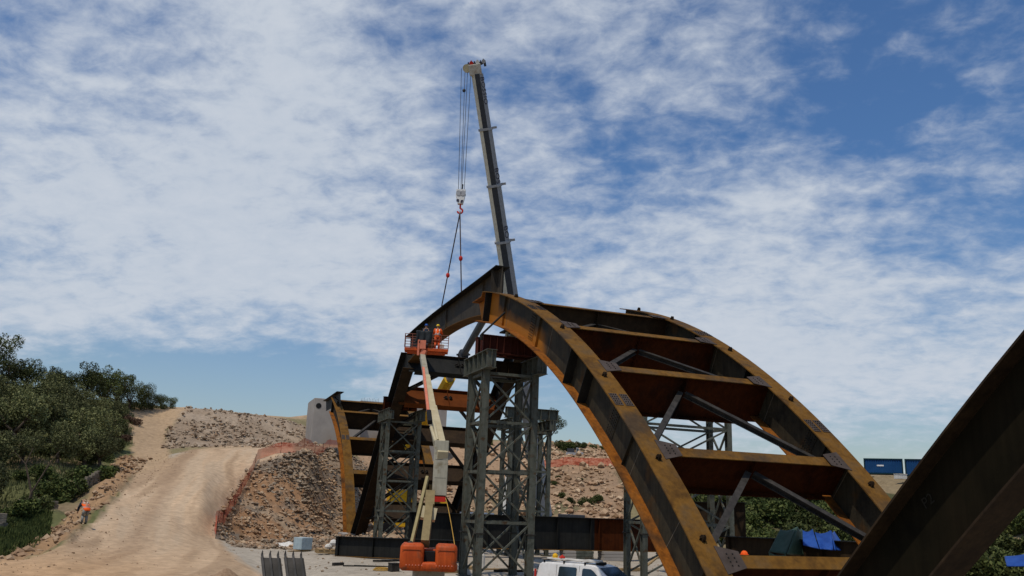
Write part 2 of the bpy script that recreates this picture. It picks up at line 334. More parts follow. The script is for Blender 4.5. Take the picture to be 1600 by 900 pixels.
# value noise
def vnoise(x,y,seed):
    xi=np.floor(x).astype(int); yi=np.floor(y).astype(int); fx=x-xi; fy=y-yi; fx=fx*fx*(3-2*fx); fy=fy*fy*(3-2*fy)
    def h(a,b):
        n=(a*374761393+b*668265263+seed*974711)&0x7fffffff; n=((n^(n>>13))*1274126177)&0x7fffffff; return ((n^(n>>16))&0xffff)/65535.
    return (h(xi,yi)*(1-fx)+h(xi+1,yi)*fx)*(1-fy)+(h(xi,yi+1)*(1-fx)+h(xi+1,yi+1)*fx)*fy
def fbm(x,y,s,seed,o=4):
    v=0;a=1;t=0
    for i in range(o): v=v+a*vnoise(x*s*2**i,y*s*2**i,seed+i); t+=a; a*=.5
    return v/t
# photo rows and columns of each terrain point
P3=np.stack([XX,YY,Z],-1)-CAM; dz=P3@cf
PX=800+F*(P3@cr)/np.where(dz>1,dz,1); PY=450-F*(P3@cu)/np.where(dz>1,dz,1)
front=(dz>5)
def inpoly(px,py,poly):
    r=np.zeros(px.shape,bool); n=len(poly)
    for i in range(n):
        x1,y1=poly[i]; x2,y2=poly[(i+1)%n]
        if y1==y2: continue
        c=((y1>py)!=(y2>py))&(px<(x2-x1)*(py-y1)/(y2-y1)+x1); r^=c
    return r
jx=(fbm(XX,YY,.35,3)-.5)*22; jy=(fbm(XX,YY,.35,9)-.5)*14
def region(poly,rmin,rmax,soft=True):
    m=np.zeros(PX.shape)
    for dx,dy in((0,0),(4,0),(-4,0),(0,3),(0,-3)):
        m+=inpoly(PX+jx*.5+dx,PY+jy*.5+dy,poly)
    return m/5*front*((RR>rmin)&(RR<rmax))[None,:]
road=region([(-700,905),(0,880),(60,866),(105,850),(150,815),(190,770),(215,745),(262,718),(300,703),(420,695),(535,694),(535,700),(460,706),(400,722),(362,765),(343,802),(333,834),(360,865),(420,905),(420,1400),(-700,1400)],30,140)
rubble=region([(333,834),(345,800),(362,765),(402,723),(462,707),(535,701),(585,700),(640,760),(640,848),(540,852),(440,864),(360,850)],66,118)
bank=region([(255,705),(268,662),(290,634),(420,644),(470,655),(500,700)],118,150)
track=region([(205,640),(300,632),(268,662),(258,690),(270,722),(215,762),(205,720)],84,170)
leftedge=region([(0,885),(100,845),(190,762),(215,735),(250,700),(205,680),(170,740),(120,800),(60,845),(-10,868)],40,110)
rocky=region([(560,700),(980,690),(980,830),(560,850)],98,190)
topr=region([(850,718),(980,722),(980,732),(850,730)],120,160)
sandr=region([(560,690),(850,690),(850,735),(760,760),(560,765)],118,200)
topsand=region([(150,600),(480,620),(480,655),(300,650),(180,640)],138,230)
leftg=(PX<262)&front&(RR>46)[None,:]
rightg=(PX>1040)&front&(RR>64)[None,:]
far=(RR>200)[None,:]*np.ones(PX.shape)
c_yard=np.array([.35,.31,.25]); c_road=np.array([.45,.325,.21]); c_rub=np.array([.29,.215,.145]); c_bank=np.array([.27,.205,.145]); c_track=np.array([.37,.265,.165])
c_grass=np.array([.105,.11,.045]); c_edge=np.array([.30,.19,.105]); c_rock=np.array([.28,.19,.12]); c_rg=np.array([.07,.07,.032]); c_sand=np.array([.33,.22,.135])
Cc=np.zeros(XX.shape+(3,))+c_yard
def lay(mask,c): 
    global Cc
    mask=np.asarray(mask,float)[...,None]; Cc=Cc*(1-mask)+c*mask
lay((RR>110)[None,:]*np.ones(PX.shape),np.array([.20,.17,.09]))
gn=fbm(XX,YY,.16,21)
lay(leftg,c_grass); lay(leftg*np.clip((gn-.47)*6,0,1),np.array([.20,.15,.09]))
lay(rightg,c_rg); lay(rightg*np.clip((gn-.52)*6,0,1),np.array([.22,.17,.10]))
lay(rightg*(RR>112)[None,:],np.array([.22,.17,.10])); lay(rocky,c_rock); lay(rocky*np.clip((gn-.50)*7,0,1)*.8,np.array([.10,.10,.05])); lay(sandr,c_sand)
lay(leftedge,c_edge); lay(topsand,c_track); lay(bank,c_bank); lay(track,c_track); lay(rubble,c_rub); lay(rubble*np.clip((fbm(XX+Z*1.5,YY-Z,.22,91)-.52)*7,0,1),np.array([.26,.15,.08])); lay(rubble*np.clip((fbm(XX-Z,YY+Z,.3,95)-.55)*7,0,1),np.array([.16,.13,.10])); lay(bank*np.clip((fbm(XX+Z,YY,.25,97)-.5)*6,0,.8),np.array([.34,.27,.20])); lay(road,c_road); lay(topr,c_sand)
n_s=fbm(XX,YY,.09,5); 
Cc*=(0.86+.28*n_s)[...,None]
# wheel-track streaks and damp bands along the road
edge_pts=[at(px,py,r)[:2] for px,py,r in((-60,900,42),(60,868,47),(120,845,54),(175,790,70),(215,750,88),(262,718,112),(330,700,124),(430,696,126),(530,695,128))]
dist=np.full(XX.shape,1e9); along=np.zeros(XX.shape); acc_=0
for a_,b_ in zip(edge_pts[:-1],edge_pts[1:]):
    ab_=b_-a_; L2=ab_@ab_; t_=np.clip(((XX-a_[0])*ab_[0]+(YY-a_[1])*ab_[1])/L2,0,1); d_=np.hypot(XX-a_[0]-ab_[0]*t_,YY-a_[1]-ab_[1]*t_)
    m_=d_<dist; dist=np.where(m_,d_,dist); along=np.where(m_,acc_+t_*math.sqrt(L2),along); acc_+=math.sqrt(L2)
st=fbm(dist*1.0+fbm(along,dist,.06,3)*3,along*.05,.75,13,3)
lay(road*np.clip((st-.5)*5,0,.55),np.array([.28,.19,.115])); lay(road*np.clip((.42-st)*5,0,.4),np.array([.43,.34,.24]))
lay(road*np.clip(1-np.abs(dist-2.6)/1.2,0,1)*.5,np.array([.24,.16,.10]))
orange=np.clip((PY-848)/40,0,1)*np.clip((330-PX)/200,0,1)*front; lay(orange*.5*(road>.3),np.array([.50,.31,.16]))
# relief
amp=.05+.0*XX; amp=amp+.55*rubble+.35*bank+.5*leftedge*(1-road)+.5*rocky+.9*leftg*(1-road)*(1-track)+.9*rightg+.25*track
amp=np.where(RR[None,:]>200,.8,amp)
Z=Z+amp*(fbm(XX,YY,.45,31,5)-.5)*1.5
Z=Z+(rubble+bank+rocky*.6)*(fbm(XX,YY,1.9,41,3)-.5)*.7
# shallow ruts on the road
Z=Z+road*(st-.5)*.22
n0,n1_=XX.shape
idx=np.arange(n0*n1_).reshape(n0,n1_)
quads=np.stack([idx[:-1,:-1],idx[:-1,1:],idx[1:,1:],idx[1:,:-1]],-1).reshape(-1,4)
def cell(a): return ((a[:-1,:-1]+a[1:,:-1]+a[:-1,1:]+a[1:,1:])/4).reshape(-1)
kind=np.zeros(len(quads),int)
kind[cell(leftg*1.)>.5]=2; kind[cell(rightg*1.)>.5]=2; kind[cell(rocky)>.5]=3; kind[cell(track)>.5]=4
kind[cell(rubble)>.5]=3; kind[cell(bank)>.5]=3; kind[cell(road)>.5]=1
def terrain_mat():
    m=bpy.data.materials.new('earth'); m.use_nodes=True; t=m.node_tree; b=t.nodes['Principled BSDF']; b.inputs['Roughness'].default_value=.95; b.inputs['Specular IOR Level'].default_value=.1
    a=t.nodes.new('ShaderNodeVertexColor'); a.layer_name='soil'
    tcn=t.nodes.new('ShaderNodeTexCoord'); n=t.nodes.new('ShaderNodeTexNoise'); n.inputs['Scale'].default_value=1.7; n.inputs['Detail'].default_value=9; n.inputs['Roughness'].default_value=.7; t.links.new(tcn.outputs['Object'],n.inputs[0])
    r=t.nodes.new('ShaderNodeMapRange'); r.inputs['From Min'].default_value=.3; r.inputs['From Max'].default_value=.7; r.inputs['To Min'].default_value=.72; r.inputs['To Max'].default_value=1.25; t.links.new(n.outputs[0],r.inputs[0])
    v=t.nodes.new('ShaderNodeTexVoronoi'); v.inputs['Scale'].default_value=2.6; t.links.new(tcn.outputs['Object'],v.inputs[0])
    r2=t.nodes.new('ShaderNodeMapRange'); r2.inputs['From Min'].default_value=.0; r2.inputs['From Max'].default_value=.22; r2.inputs['To Min'].default_value=1.10; r2.inputs['To Max'].default_value=1.; t.links.new(v.outputs['Distance'],r2.inputs[0])
    mm=t.nodes.new('ShaderNodeMath'); mm.operation='MULTIPLY'; t.links.new(r.outputs[0],mm.inputs[0]); t.links.new(r2.outputs[0],mm.inputs[1])
    vm=t.nodes.new('ShaderNodeVectorMath'); vm.operation='SCALE'; t.links.new(a.outputs[0],vm.inputs[0]); t.links.new(mm.outputs[0],vm.inputs['Scale']); t.links.new(vm.outputs[0],b.inputs['Base Color'])
    bn=t.nodes.new('ShaderNodeBump'); bn.inputs['Strength'].default_value=.35; bn.inputs['Distance'].default_value=.10; t.links.new(n.outputs[0],bn.inputs['Height']); t.links.new(bn.outputs[0],b.inputs['Normal'])
    return m
M_EARTH=terrain_mat()
V=np.stack([XX,YY,Z],-1).reshape(-1,3); VC=np.concatenate([np.clip(Cc,0,1),np.ones(XX.shape+(1,))],-1).reshape(-1,4)
for kk,nm in enumerate(['ground','dirt_road','hillside','rubble_slope','dirt_track']):
    q=quads[kind==kk]
    if not len(q): continue
    u,inv=np.unique(q,return_inverse=True); q2=inv.reshape(-1,4)
    me=bpy.data.meshes.new(nm); me.vertices.add(len(u)); me.vertices.foreach_set('co',V[u].ravel())
    me.loops.add(len(q2)*4); me.loops.foreach_set('vertex_index',q2.ravel().astype(np.int32)); me.polygons.add(len(q2)); me.polygons.foreach_set('loop_start',np.arange(0,len(q2)*4,4,dtype=np.int32))
    me.update(calc_edges=True); me.validate()
    ca=me.color_attributes.new('soil','FLOAT_COLOR','POINT'); ca.data.foreach_set('color',VC[u].ravel())
    me.materials.append(M_EARTH); me.polygons.foreach_set('use_smooth',[True]*len(me.polygons))
    o=bpy.data.objects.new(nm,me); COL.objects.link(o); o['kind']='structure'
# rocks lying in the rubble: far too many to count
def rocks(name,mask,count,smin,smax,mt,extra=None):
    w=(mask*RR[None,:]*np.gradient(RR)[None,:]*np.gradient(TH)[:,None]).ravel(); w=np.clip(w,0,None); w/=w.sum()
    ids=rng.choice(len(w),count,p=w)
    base=np.array([(1,0,0),(-1,0,0),(0,1,0),(0,-1,0),(0,0,1),(0,0,-1),(.6,.6,.5),(-.6,.6,.45),(.6,-.6,.5),(-.6,-.6,.5)],float)
    bmx=bmesh.new(); 
    tri=[]
    for p in base: bmx.verts.new(p)
    r_=bmesh.ops.convex_hull(bmx,input=bmx.verts); bmx.verts.ensure_lookup_table(); bmx.verts.index_update()
    bv=np.array([v.co[:] for v in bmx.verts]); bf=np.array([[v.index for v in f.verts] for f in bmx.faces if len(f.verts)==3]); bmx.free()
    nb=len(bv); AV=np.zeros((count,nb,3)); 
    for n_,i in enumerate(ids):
        i0,j0=divmod(i,len(RR)); 
        th=math.radians(TH[i0]+rng.uniform(-.1,.1)); r=RR[j0]*(1+rng.uniform(-.004,.004))
        s=smin*(smax/smin)**(rng.random()**2.2)
        a=rng.uniform(0,6.28); ca,sa=math.cos(a),math.sin(a)
        q=bv*rng.uniform(.7,1.25,(nb,3))*np.array([s,s*rng.uniform(.6,1),s*rng.uniform(.5,.9)])
        q=np.stack([q[:,0]*ca-q[:,1]*sa,q[:,0]*sa+q[:,1]*ca,q[:,2]],-1)
        AV[n_]=q+np.array([math.sin(th)*r,math.cos(th)*r,Z[i0,j0]+s*.15])
    FF=(bf[None]+np.arange(count)[:,None,None]*nb).reshape(-1,3)
    me=bpy.data.meshes.new(name); me.from_pydata(AV.reshape(-1,3).tolist(),[],FF.tolist()); me.materials.append(mt)
    o=bpy.data.objects.new(name,me); COL.objects.link(o); return o
def rockmat(name,cols):
    return leafmat(name,cols)
M_RK=rockmat('broken_rock',[(.18,.125,.08),(.29,.215,.145),(.40,.32,.23),(.27,.165,.095),(.52,.44,.33)])
M_RKW=rockmat('warm_rock',[(.19,.115,.06),(.33,.21,.125),(.46,.34,.22),(.25,.15,.08)])
pat=fbm(XX+Z*1.2,YY-Z*.8,.28,61)
tag(rocks('rubble',rubble*(PX<600)*np.clip((pat-.42)*6,.08,1),13000,.035,.33,M_RK),'broken grey and tan rubble covering the slope below the orange fence','rubble',kind='stuff')
tag(rocks('rubble',rubble*(PX<600)*np.clip((.56-pat)*6,.05,1),6500,.04,.30,M_RKW),'finer brown orange rubble in patches of the same slope','rubble',kind='stuff')
redge=np.clip(1-np.abs(dist-1.0)/2.0,0,1)*((RR>40)&(RR<130))[None,:]*front
tag(rocks('gravel',redge,1100,.02,.10,M_RKW),'loose stones along the left shoulder of the dirt road','gravel',kind='stuff')
tag(rocks('gravel',road,500,.02,.05,M_RKW),'small loose stones over the dirt road','gravel',kind='stuff')
tag(rocks('rubble',bank*np.clip((pat-.40)*6,.1,1),3600,.05,.40,M_RK),'grey broken stones on the cut bank behind the road','rubble',kind='stuff')
tag(rocks('rubble',leftedge*(1-road)*np.clip((pat-.38)*5,.1,1),1500,.04,.34,M_RKW),'orange tan rocks spilling along the left edge of the road','rubble',kind='stuff')
tag(rocks('rubble',rocky*(1-sandr*.8),6500,.08,.7,M_RKW),'loose stones over the rocky slope behind the towers','rubble',kind='stuff')
yardm=((RR>36)&(RR<100))[None,:]*((PX>330)&(PX<1150)&front)*(1-rubble)*(1-road)
tag(rocks('gravel',yardm,1800,.03,.12,M_RK),'small pale stones strewn over the yard','gravel',kind='stuff')
def gz(x,y): return height(x,y)

# ------------------------------------------------------------------ arches
X1=15.4; X2=24.2; BF=.92; TF=.05; DEP=1.8
def curve(tab,n=40):
    t=np.array(sorted(tab)); y=np.linspace(t[0,0],t[-1,0],n); 
    c=np.polyfit(t[:,0],t[:,1],min(4,len(t)-1)); return y,np.polyval(c,y)
class Arc:
    def __init__(s,tab,sign=1,deg=4):
        t=np.array(sorted(tab)); s.c=np.polyfit(t[:,0],t[:,1],deg); s.d=np.polyder(s.c); s.lo=t[0,0]; s.hi=t[-1,0]
    def p(s,y): return np.array([y,np.polyval(s.c,y)])
    def nrm(s,y):
        k=np.polyval(s.d,y); n=np.array([-k,1.]); return n/np.linalg.norm(n)
    def tan(s,y):
        k=np.polyval(s.d,y); n=np.array([1.,k]); return n/np.linalg.norm(n)
def strip(mb,top,bot,xa,xb,mi=0):
    """solid following two (y,z) polylines, between xa and xb"""
    n=len(top); vs=[]
    for (a,b) in zip(top,bot): vs+=[(xa,a[0],a[1]),(xb,a[0],a[1]),(xb,b[0],b[1]),(xa,b[0],b[1])]
    fs=[(0,1,2,3),(4*n-1,4*n-2,4*n-3,4*n-4)]
    for i in range(n-1):
        o=4*i
        for j in range(4): fs.append((o+(j+1)%4,o+j,o+4+j,o+4+(j+1)%4))
    mb.add(vs,fs,mi)
def P3d(x,q): return np.array([x,q[0],q[1]])
def seam_strip(root,arc,y,x,dep,m):
    q=arc.p(y); nn=arc.nrm(y); tt=arc.tan(y); s_=MB(); ay=np.array([0,nn[0],nn[1]]); ax=np.array([0,tt[0],tt[1]])
    s_.obox(P3d(x-.021,q)-ay*dep/2,(.004,0,0),ax*.016,ay*(dep/2-TF-.004)); part('weld_seam',s_,m,root)
M_SEAM=flat('weld_seam',(.12,.10,.075),.6)
def make_rib(root,arc,ya,yb,x,dep=DEP,webmat=M_WEB,tfm=M_FLANGE,bfm=M_ORANGE,stiff=(),lugs=(),splice=(),n=44,label=None):
    ys=np.linspace(ya,yb,n); T=[arc.p(y) for y in ys]; NN=[arc.nrm(y) for y in ys]
    w=MB(); strip(w,[t-nn*TF for t,nn in zip(T,NN)],[t-nn*(dep-TF) for t,nn in zip(T,NN)],x-.018,x+.018)
    rib=part('rib',w,webmat,root,label)
    a=MB(); strip(a,T,[t-nn*TF for t,nn in zip(T,NN)],x-BF/2,x+BF/2); part('top_flange',a,tfm,rib)
    b=MB(); strip(b,[t-nn*(dep-TF) for t,nn in zip(T,NN)],[t-nn*dep for t,nn in zip(T,NN)],x-BF/2,x+BF/2); part('bottom_flange',b,bfm,rib)
    for y,pj in stiff:
        for sgn in (-1,1):
            s=MB(); q=arc.p(y); nn=arc.nrm(y); tt=arc.tan(y); c=q-nn*dep/2
            s.obox((x+sgn*(.018+pj/2),c[0],c[1]),(pj/2,0,0),(0,tt[0]*.014,tt[1]*.014),(0,nn[0]*(dep/2-TF-.003),nn[1]*(dep/2-TF-.003)))
            part('stiffener',s,webmat if pj<.2 else M_DARK,rib)
    for y in lugs: seam_strip(rib,arc,y+.9,x,dep,M_SEAM)
    for y in lugs:
        q=arc.p(y); nn=arc.nrm(y); tt=arc.tan(y); s=MB()
        o=P3d(x,q); ax=np.array([0,tt[0],tt[1]]); ay=np.array([0,nn[0],nn[1]])
        for dx in(-.05,.03): s.prism([(-.12,0),(.12,0),(.09,.13),(.04,.19),(-.04,.19),(-.09,.13)],o+np.array([dx,0,0]),ax,ay,(.025,0,0))
        s.prism([(-.012,.0),(.012,.0),(.012,.1),(-.012,.1)],o-np.array([.11,0,0]),ax,ay,(.22,0,0))
        part('lifting_lug',s,M_BROWN,rib)
    for y in splice:
        q=arc.p(y); nn=arc.nrm(y); tt=arc.tan(y); ax=np.array([0,tt[0],tt[1]]); ay=np.array([0,nn[0],nn[1]])
        s=MB()
        for sg in(-1,1): s.obox(P3d(x+sg*.23,q)+ay*.012,ax*.42,(.17,0,0),ay*.011)
        for sg in(-1,1):
            for i in range(5):
                for j in range(3): 
                    cpt=P3d(x+sg*.23+(j-1)*.10,q)+ax*(i-2)*.16; s.tube(cpt+ay*.02,cpt+ay*.055,.026,n=6,mi=1)
        part('splice_plate',s,[M_PLATE,M_BOLT],rib)
        s=MB(); cpt=P3d(x-.018,q)-ay*dep/2
        s.obox(cpt-np.array([.012,0,0]),ax*.33,(.011,0,0),ay*(dep*.40))
        for i in range(4):
            for j in range(11):
                c2=cpt+ax*((i-1.5)*.15)+ay*((j-5)*.13); s.tube(c2-np.array([.02,0,0]),c2-np.array([.05,0,0]),.026,n=6,mi=1)
        part('splice_plate',s,[webmat,M_BOLT],rib)
    return rib
def cross_beam(root,arc,y,xa=X1,xb=X2,dep=2.15,webmat=M_RED,fm=M_FLANGE,brace_to=None,fw=.5,gusset=True):
    q=arc.p(y); nn=arc.nrm(y); tt=arc.tan(y); ax=np.array([0,tt[0],tt[1]]); ay=np.array([0,nn[0],nn[1]])
    xm=(xa+xb)/2; hl=(xb-xa)/2-.03; o=P3d(xm,q)
    w=MB(); w.obox(o-ay*(dep/2),(hl,0,0),ax*.014,ay*(dep/2-TF-.05)); cb=part('cross_beam',w,webmat,root)
    f=MB(); f.obox(o-ay*(.07),(hl-BF/2+.0,0,0),ax*fw/2,ay*.02); part('flange',f,fm,cb)
    f=MB(); f.obox(o-ay*(dep-.07),(hl-BF/2,0,0),ax*fw/2,ay*.02); part('flange',f,webmat,cb)
    if gusset:
        for sg,xe in((1,xa),(-1,xb)):
            s=MB(); oo=P3d(xe+sg*(BF/2-.16),q)+ay*.004
            s.prism([(-.55,0),(.55,0),(.34,.8),(-.30,.8)],oo,ax,(sg,0,0),ay*.02)
            for i in range(4):
                for j in range(2):
                    c2=oo+ax*((i-1.5)*.15)+np.array([sg*(.3+.22*j),0,0]); s.tube(c2+ay*.02,c2+ay*.05,.025,n=6,mi=1)
            part('gusset_plate',s,[M_PLATE,M_BOLT],cb)
    s=MB(); s.obox(o-ay*(dep/2)-ax*.12,(.012,0,0),ax*.1,ay*(dep/2-.12)); part('stiffener',s,webmat,cb)
    if brace_to is not None:
        q2=arc.p(brace_to); n2=arc.nrm(brace_to)
        for xe in(xa+.25,xb-.25):
            b=MB(); p=P3d(xm+(.12 if xe>xm else -.12),q-nn*(dep*.42))-ax*.16; e=P3d(xe,q2-n2*(dep*.35))
            dvec=e-p; upv=np.cross(dvec,(0,nn[0],nn[1])); 
            b.ibeam(p,e,.24,.24,.03,up=ay)
            part('brace',b,M_GALV,root)
    return cb
# near half of the middle arch (foot towards the camera), with both ribs
B_near=Arc([(20.6,0),(23.0,2.7),(25.8,5.5),(28.8,8.2),(31.8,10.4),(34.2,11.86),(36.9,13.4),(40.6,15.0),(45.5,16.55),(49,17.2)])
mid=thing('steel_arch','rust orange near half of the middle twin-rib arch, resting on the tallest lattice tower','bridge arch',(X1,20.6,0),'halves and segments of the twin-rib bridge arches')
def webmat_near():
    m=M_WEB.copy(); m.name='web_with_sunlit_rust_fan'; t=m.node_tree; b=t.nodes['Principled BSDF']; src=b.inputs['Base Color'].links[0].from_socket
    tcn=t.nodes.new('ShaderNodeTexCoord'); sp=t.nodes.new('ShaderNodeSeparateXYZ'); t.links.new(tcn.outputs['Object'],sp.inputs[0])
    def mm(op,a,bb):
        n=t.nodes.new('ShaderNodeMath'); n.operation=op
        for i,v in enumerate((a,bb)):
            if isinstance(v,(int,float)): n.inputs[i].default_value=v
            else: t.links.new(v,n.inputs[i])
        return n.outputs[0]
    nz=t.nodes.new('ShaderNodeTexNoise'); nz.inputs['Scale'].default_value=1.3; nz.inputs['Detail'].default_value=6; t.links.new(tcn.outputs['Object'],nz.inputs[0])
    # rust fan with the sunlit patch painted into its colour: local y (from the foot at 20.6) beyond a slanting line, lower part of the web
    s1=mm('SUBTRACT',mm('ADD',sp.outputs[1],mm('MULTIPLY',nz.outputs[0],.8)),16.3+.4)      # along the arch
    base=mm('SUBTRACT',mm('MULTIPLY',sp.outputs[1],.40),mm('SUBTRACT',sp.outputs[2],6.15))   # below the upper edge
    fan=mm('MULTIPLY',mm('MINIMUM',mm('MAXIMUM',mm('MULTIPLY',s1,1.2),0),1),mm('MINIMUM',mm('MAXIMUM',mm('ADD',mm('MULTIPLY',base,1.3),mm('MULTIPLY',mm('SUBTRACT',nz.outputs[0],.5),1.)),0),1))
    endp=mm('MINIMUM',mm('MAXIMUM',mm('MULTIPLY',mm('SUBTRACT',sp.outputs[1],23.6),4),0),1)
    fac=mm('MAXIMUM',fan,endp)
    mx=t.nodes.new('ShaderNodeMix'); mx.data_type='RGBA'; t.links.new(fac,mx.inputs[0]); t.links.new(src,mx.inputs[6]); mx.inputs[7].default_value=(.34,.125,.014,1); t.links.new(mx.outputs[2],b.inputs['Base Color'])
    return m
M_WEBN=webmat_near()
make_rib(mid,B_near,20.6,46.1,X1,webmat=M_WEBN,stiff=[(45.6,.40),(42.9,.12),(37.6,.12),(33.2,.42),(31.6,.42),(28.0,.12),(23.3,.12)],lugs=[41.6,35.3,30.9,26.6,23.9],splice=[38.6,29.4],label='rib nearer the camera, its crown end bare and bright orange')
make_rib(mid,B_near,20.6,45.6,X2,stiff=[(42.5,.12),(37.6,.12),(33,.3),(28.0,.12)],lugs=[44,40.2,34.8,30.4,26],splice=[37.2,28.8],label='rib farther from the camera')
BY=[40.6,35.9,31.7,27.0,23.35]
stub_t=[B_near.p(46.1),np.array(onx(752,463,X1-.46)[1:]),np.array(onx(738,472,X1-.46)[1:])]
eb=np.array(onx(742,503,X1-.46)[1:]); b1_=B_near.p(46.1)-B_near.nrm(46.1)*DEP; stub_b=[b1_,(b1_+eb)/2+np.array([0,.05]),eb]
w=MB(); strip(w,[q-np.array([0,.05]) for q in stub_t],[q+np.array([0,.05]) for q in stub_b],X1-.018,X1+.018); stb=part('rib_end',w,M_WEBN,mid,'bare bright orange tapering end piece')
w=MB(); strip(w,stub_t,[q-np.array([0,.05]) for q in stub_t],X1-BF/2,X1+BF/2); part('top_flange',w,M_ORANGE,stb)
w=MB(); strip(w,[q+np.array([0,.05]) for q in stub_b],stub_b,X1-BF/2,X1+BF/2); part('bottom_flange',w,M_ORANGE,stb)
for i,y in enumerate(BY):
    cross_beam(mid,B_near,y,dep=2.15 if i<3 else 1.8,brace_to=BY[i+1]+.4 if i<4 else None,webmat=M_RED if i else M_BROWN)
# far half, already standing
B_far=Arc([(65.8,16.9),(68,15.3),(71,12.7),(75,8.7),(80,4.2),(84.4,0.3)],deg=3)
farh=thing('steel_arch','dark far half of the middle arch, running down behind the lift basket','bridge arch',(X1,84,1),'halves and segments of the twin-rib bridge arches')
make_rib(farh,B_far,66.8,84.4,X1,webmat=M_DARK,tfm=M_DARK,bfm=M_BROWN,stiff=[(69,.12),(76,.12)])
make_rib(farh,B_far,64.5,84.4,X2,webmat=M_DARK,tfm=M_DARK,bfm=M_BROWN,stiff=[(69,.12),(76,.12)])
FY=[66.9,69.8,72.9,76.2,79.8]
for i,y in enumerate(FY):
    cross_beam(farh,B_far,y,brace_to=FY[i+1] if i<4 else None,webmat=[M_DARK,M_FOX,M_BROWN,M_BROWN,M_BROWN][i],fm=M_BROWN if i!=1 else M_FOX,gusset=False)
# segment hanging from the crane
seg=thing('arch_segment','grey brown curved girder segment hanging on two slings behind the arch crown','girder segment',(16.4,58,18))
p0=np.array([16.95,48.4]); p1=np.array([15.85,67.6])
ts=np.linspace(0,1,30)
def segx(y): return p0[0]+(p1[0]-p0[0])*(y-p0[1])/(p1[1]-p0[1])
ys=np.linspace(48.4,67.6,32); ctop=np.polyfit([48.4,51.5,55.9,60.5,64.6,67.7],[19.08,18.88,18.62,18.33,18.0,17.62],3); cbot=np.polyfit([48.4,52.4,56,60,63,65.8],[15.95,16.4,16.6,16.4,16.0,15.45],3)
zt=np.polyval(ctop,ys); zb=np.polyval(cbot,ys); zb[-5:]=np.minimum(zb[-5:],zt[-5:]-2.0)
def sstrip(mb,za,zb_,w):
    n=len(ys); vs=[]
    for y,a,b in zip(ys,za,zb_):
        x=segx(y); vs+=[(x-w/2,y,a),(x+w/2,y,a),(x+w/2,y,b),(x-w/2,y,b)]
    fs=[(0,1,2,3),(4*n-1,4*n-2,4*n-3,4*n-4)]
    for i in range(n-1):
        for j in range(4): fs.append((4*i+(j+1)%4,4*i+j,4*i+4+j,4*i+4+(j+1)%4))
    mb.add(vs,fs)
M_SEGW=mat('segment_web',[(.040,.034,.027),(.064,.053,.039)],scale=.7,rough=.7,streak=.35,second=((.065,.04,.018),.5,.55,.2))
w=MB(); sstrip(w,zt-.05,zb+.05,.036); sw=part('web',w,M_SEGW,seg)
w=MB(); sstrip(w,zt,zt-.05,.95); part('top_flange',w,M_DARK,seg)
w=MB(); sstrip(w,zb+.05,zb,.95); part('bottom_flange',w,mat('flange_underside',[(.07,.035,.012),(.12,.06,.018)],scale=1.5,rough=.85),seg)
for y in (49.2,51.4,58.6,64.5):
    zt_=np.polyval(ctop,y); zb_=np.polyval(cbot,y)
    for sg in(-1,1):
        w=MB(); w.box((segx(y)+sg*(.018+.06+(.14 if y<50 else 0)),y,(zt_+zb_)/2),(.12+(.28 if y<50 else 0),.025,zt_-zb_-.11)); part('stiffener',w,M_SEGW,sw)
# arch beyond the far foot, leaning away (first ribs only)
A_arc=Arc([(84.6,.6),(87.1,4.6),(90.3,8.3),(93.9,11.4),(97.4,13.7),(103.2,16.2)],deg=3)
ga=thing('steel_arch','ochre twin-rib arch farthest away, springing from the far foot towards the concrete abutment','bridge arch',(X1,85,1),'halves and segments of the twin-rib bridge arches')
make_rib(ga,A_arc,84.8,103.4,X1,webmat=M_WEB,stiff=[(103,.3)],splice=[93.2])
make_rib(ga,A_arc,84.8,103.4,X2,webmat=M_WEB,stiff=[(103,.3)])
for i,y in enumerate([102.6,98.8,93.2,89.3]): cross_beam(ga,A_arc,y,webmat=M_BROWN,fm=M_FLANGE,gusset=False,brace_to=[98.8,93.2,None,None][i])
# dark splice tongue waiting at its upper end
tp_=[onx(px,py,X1-.3)[1:] for px,py in((528,612),(506,627))]; bt_=[onx(px,py,X1-.3)[1:] for px,py in((528,630),(506,642))]
w=MB(); strip(w,tp_,bt_,X1-.02,X1+.02); strip(w,[q+np.array([0,.05]) for q in tp_],tp_,X1-.42,X1+.42); part('connection_piece',w,M_DARK,ga)
w=MB(); w.bar((X1,103.2,A_arc.p(103.2)[1]),(X1,tp_[0][0]+.3,bt_[0][1]+.2),.5,.3); part('connection_plate',w,M_DARK,ga)

# near arch, rising over the right of the frame
C_arc=Arc([(20.8,-.3),(17.42,3.13),(15.43,4.95),(13.49,6.6),(11.8,8.16),(8,11.0),(3,14.0),(-3,16.4),(-8,17.6)],deg=4)
gc=thing('steel_arch','very dark twin-rib arch nearest the camera, cutting across the lower right corner','bridge arch',(X1,20.7,0),'halves and segments of the twin-rib bridge arches')
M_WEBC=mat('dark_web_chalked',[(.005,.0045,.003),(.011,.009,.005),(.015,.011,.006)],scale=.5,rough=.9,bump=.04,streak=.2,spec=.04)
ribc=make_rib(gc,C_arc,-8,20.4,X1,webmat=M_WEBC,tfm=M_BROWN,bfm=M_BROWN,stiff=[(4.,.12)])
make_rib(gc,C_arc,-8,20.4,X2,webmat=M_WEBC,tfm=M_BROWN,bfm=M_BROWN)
for y in(18.3,13.2,8.3,3.): cross_beam(gc,C_arc,y,webmat=M_DARK,fm=M_BROWN,gusset=False)
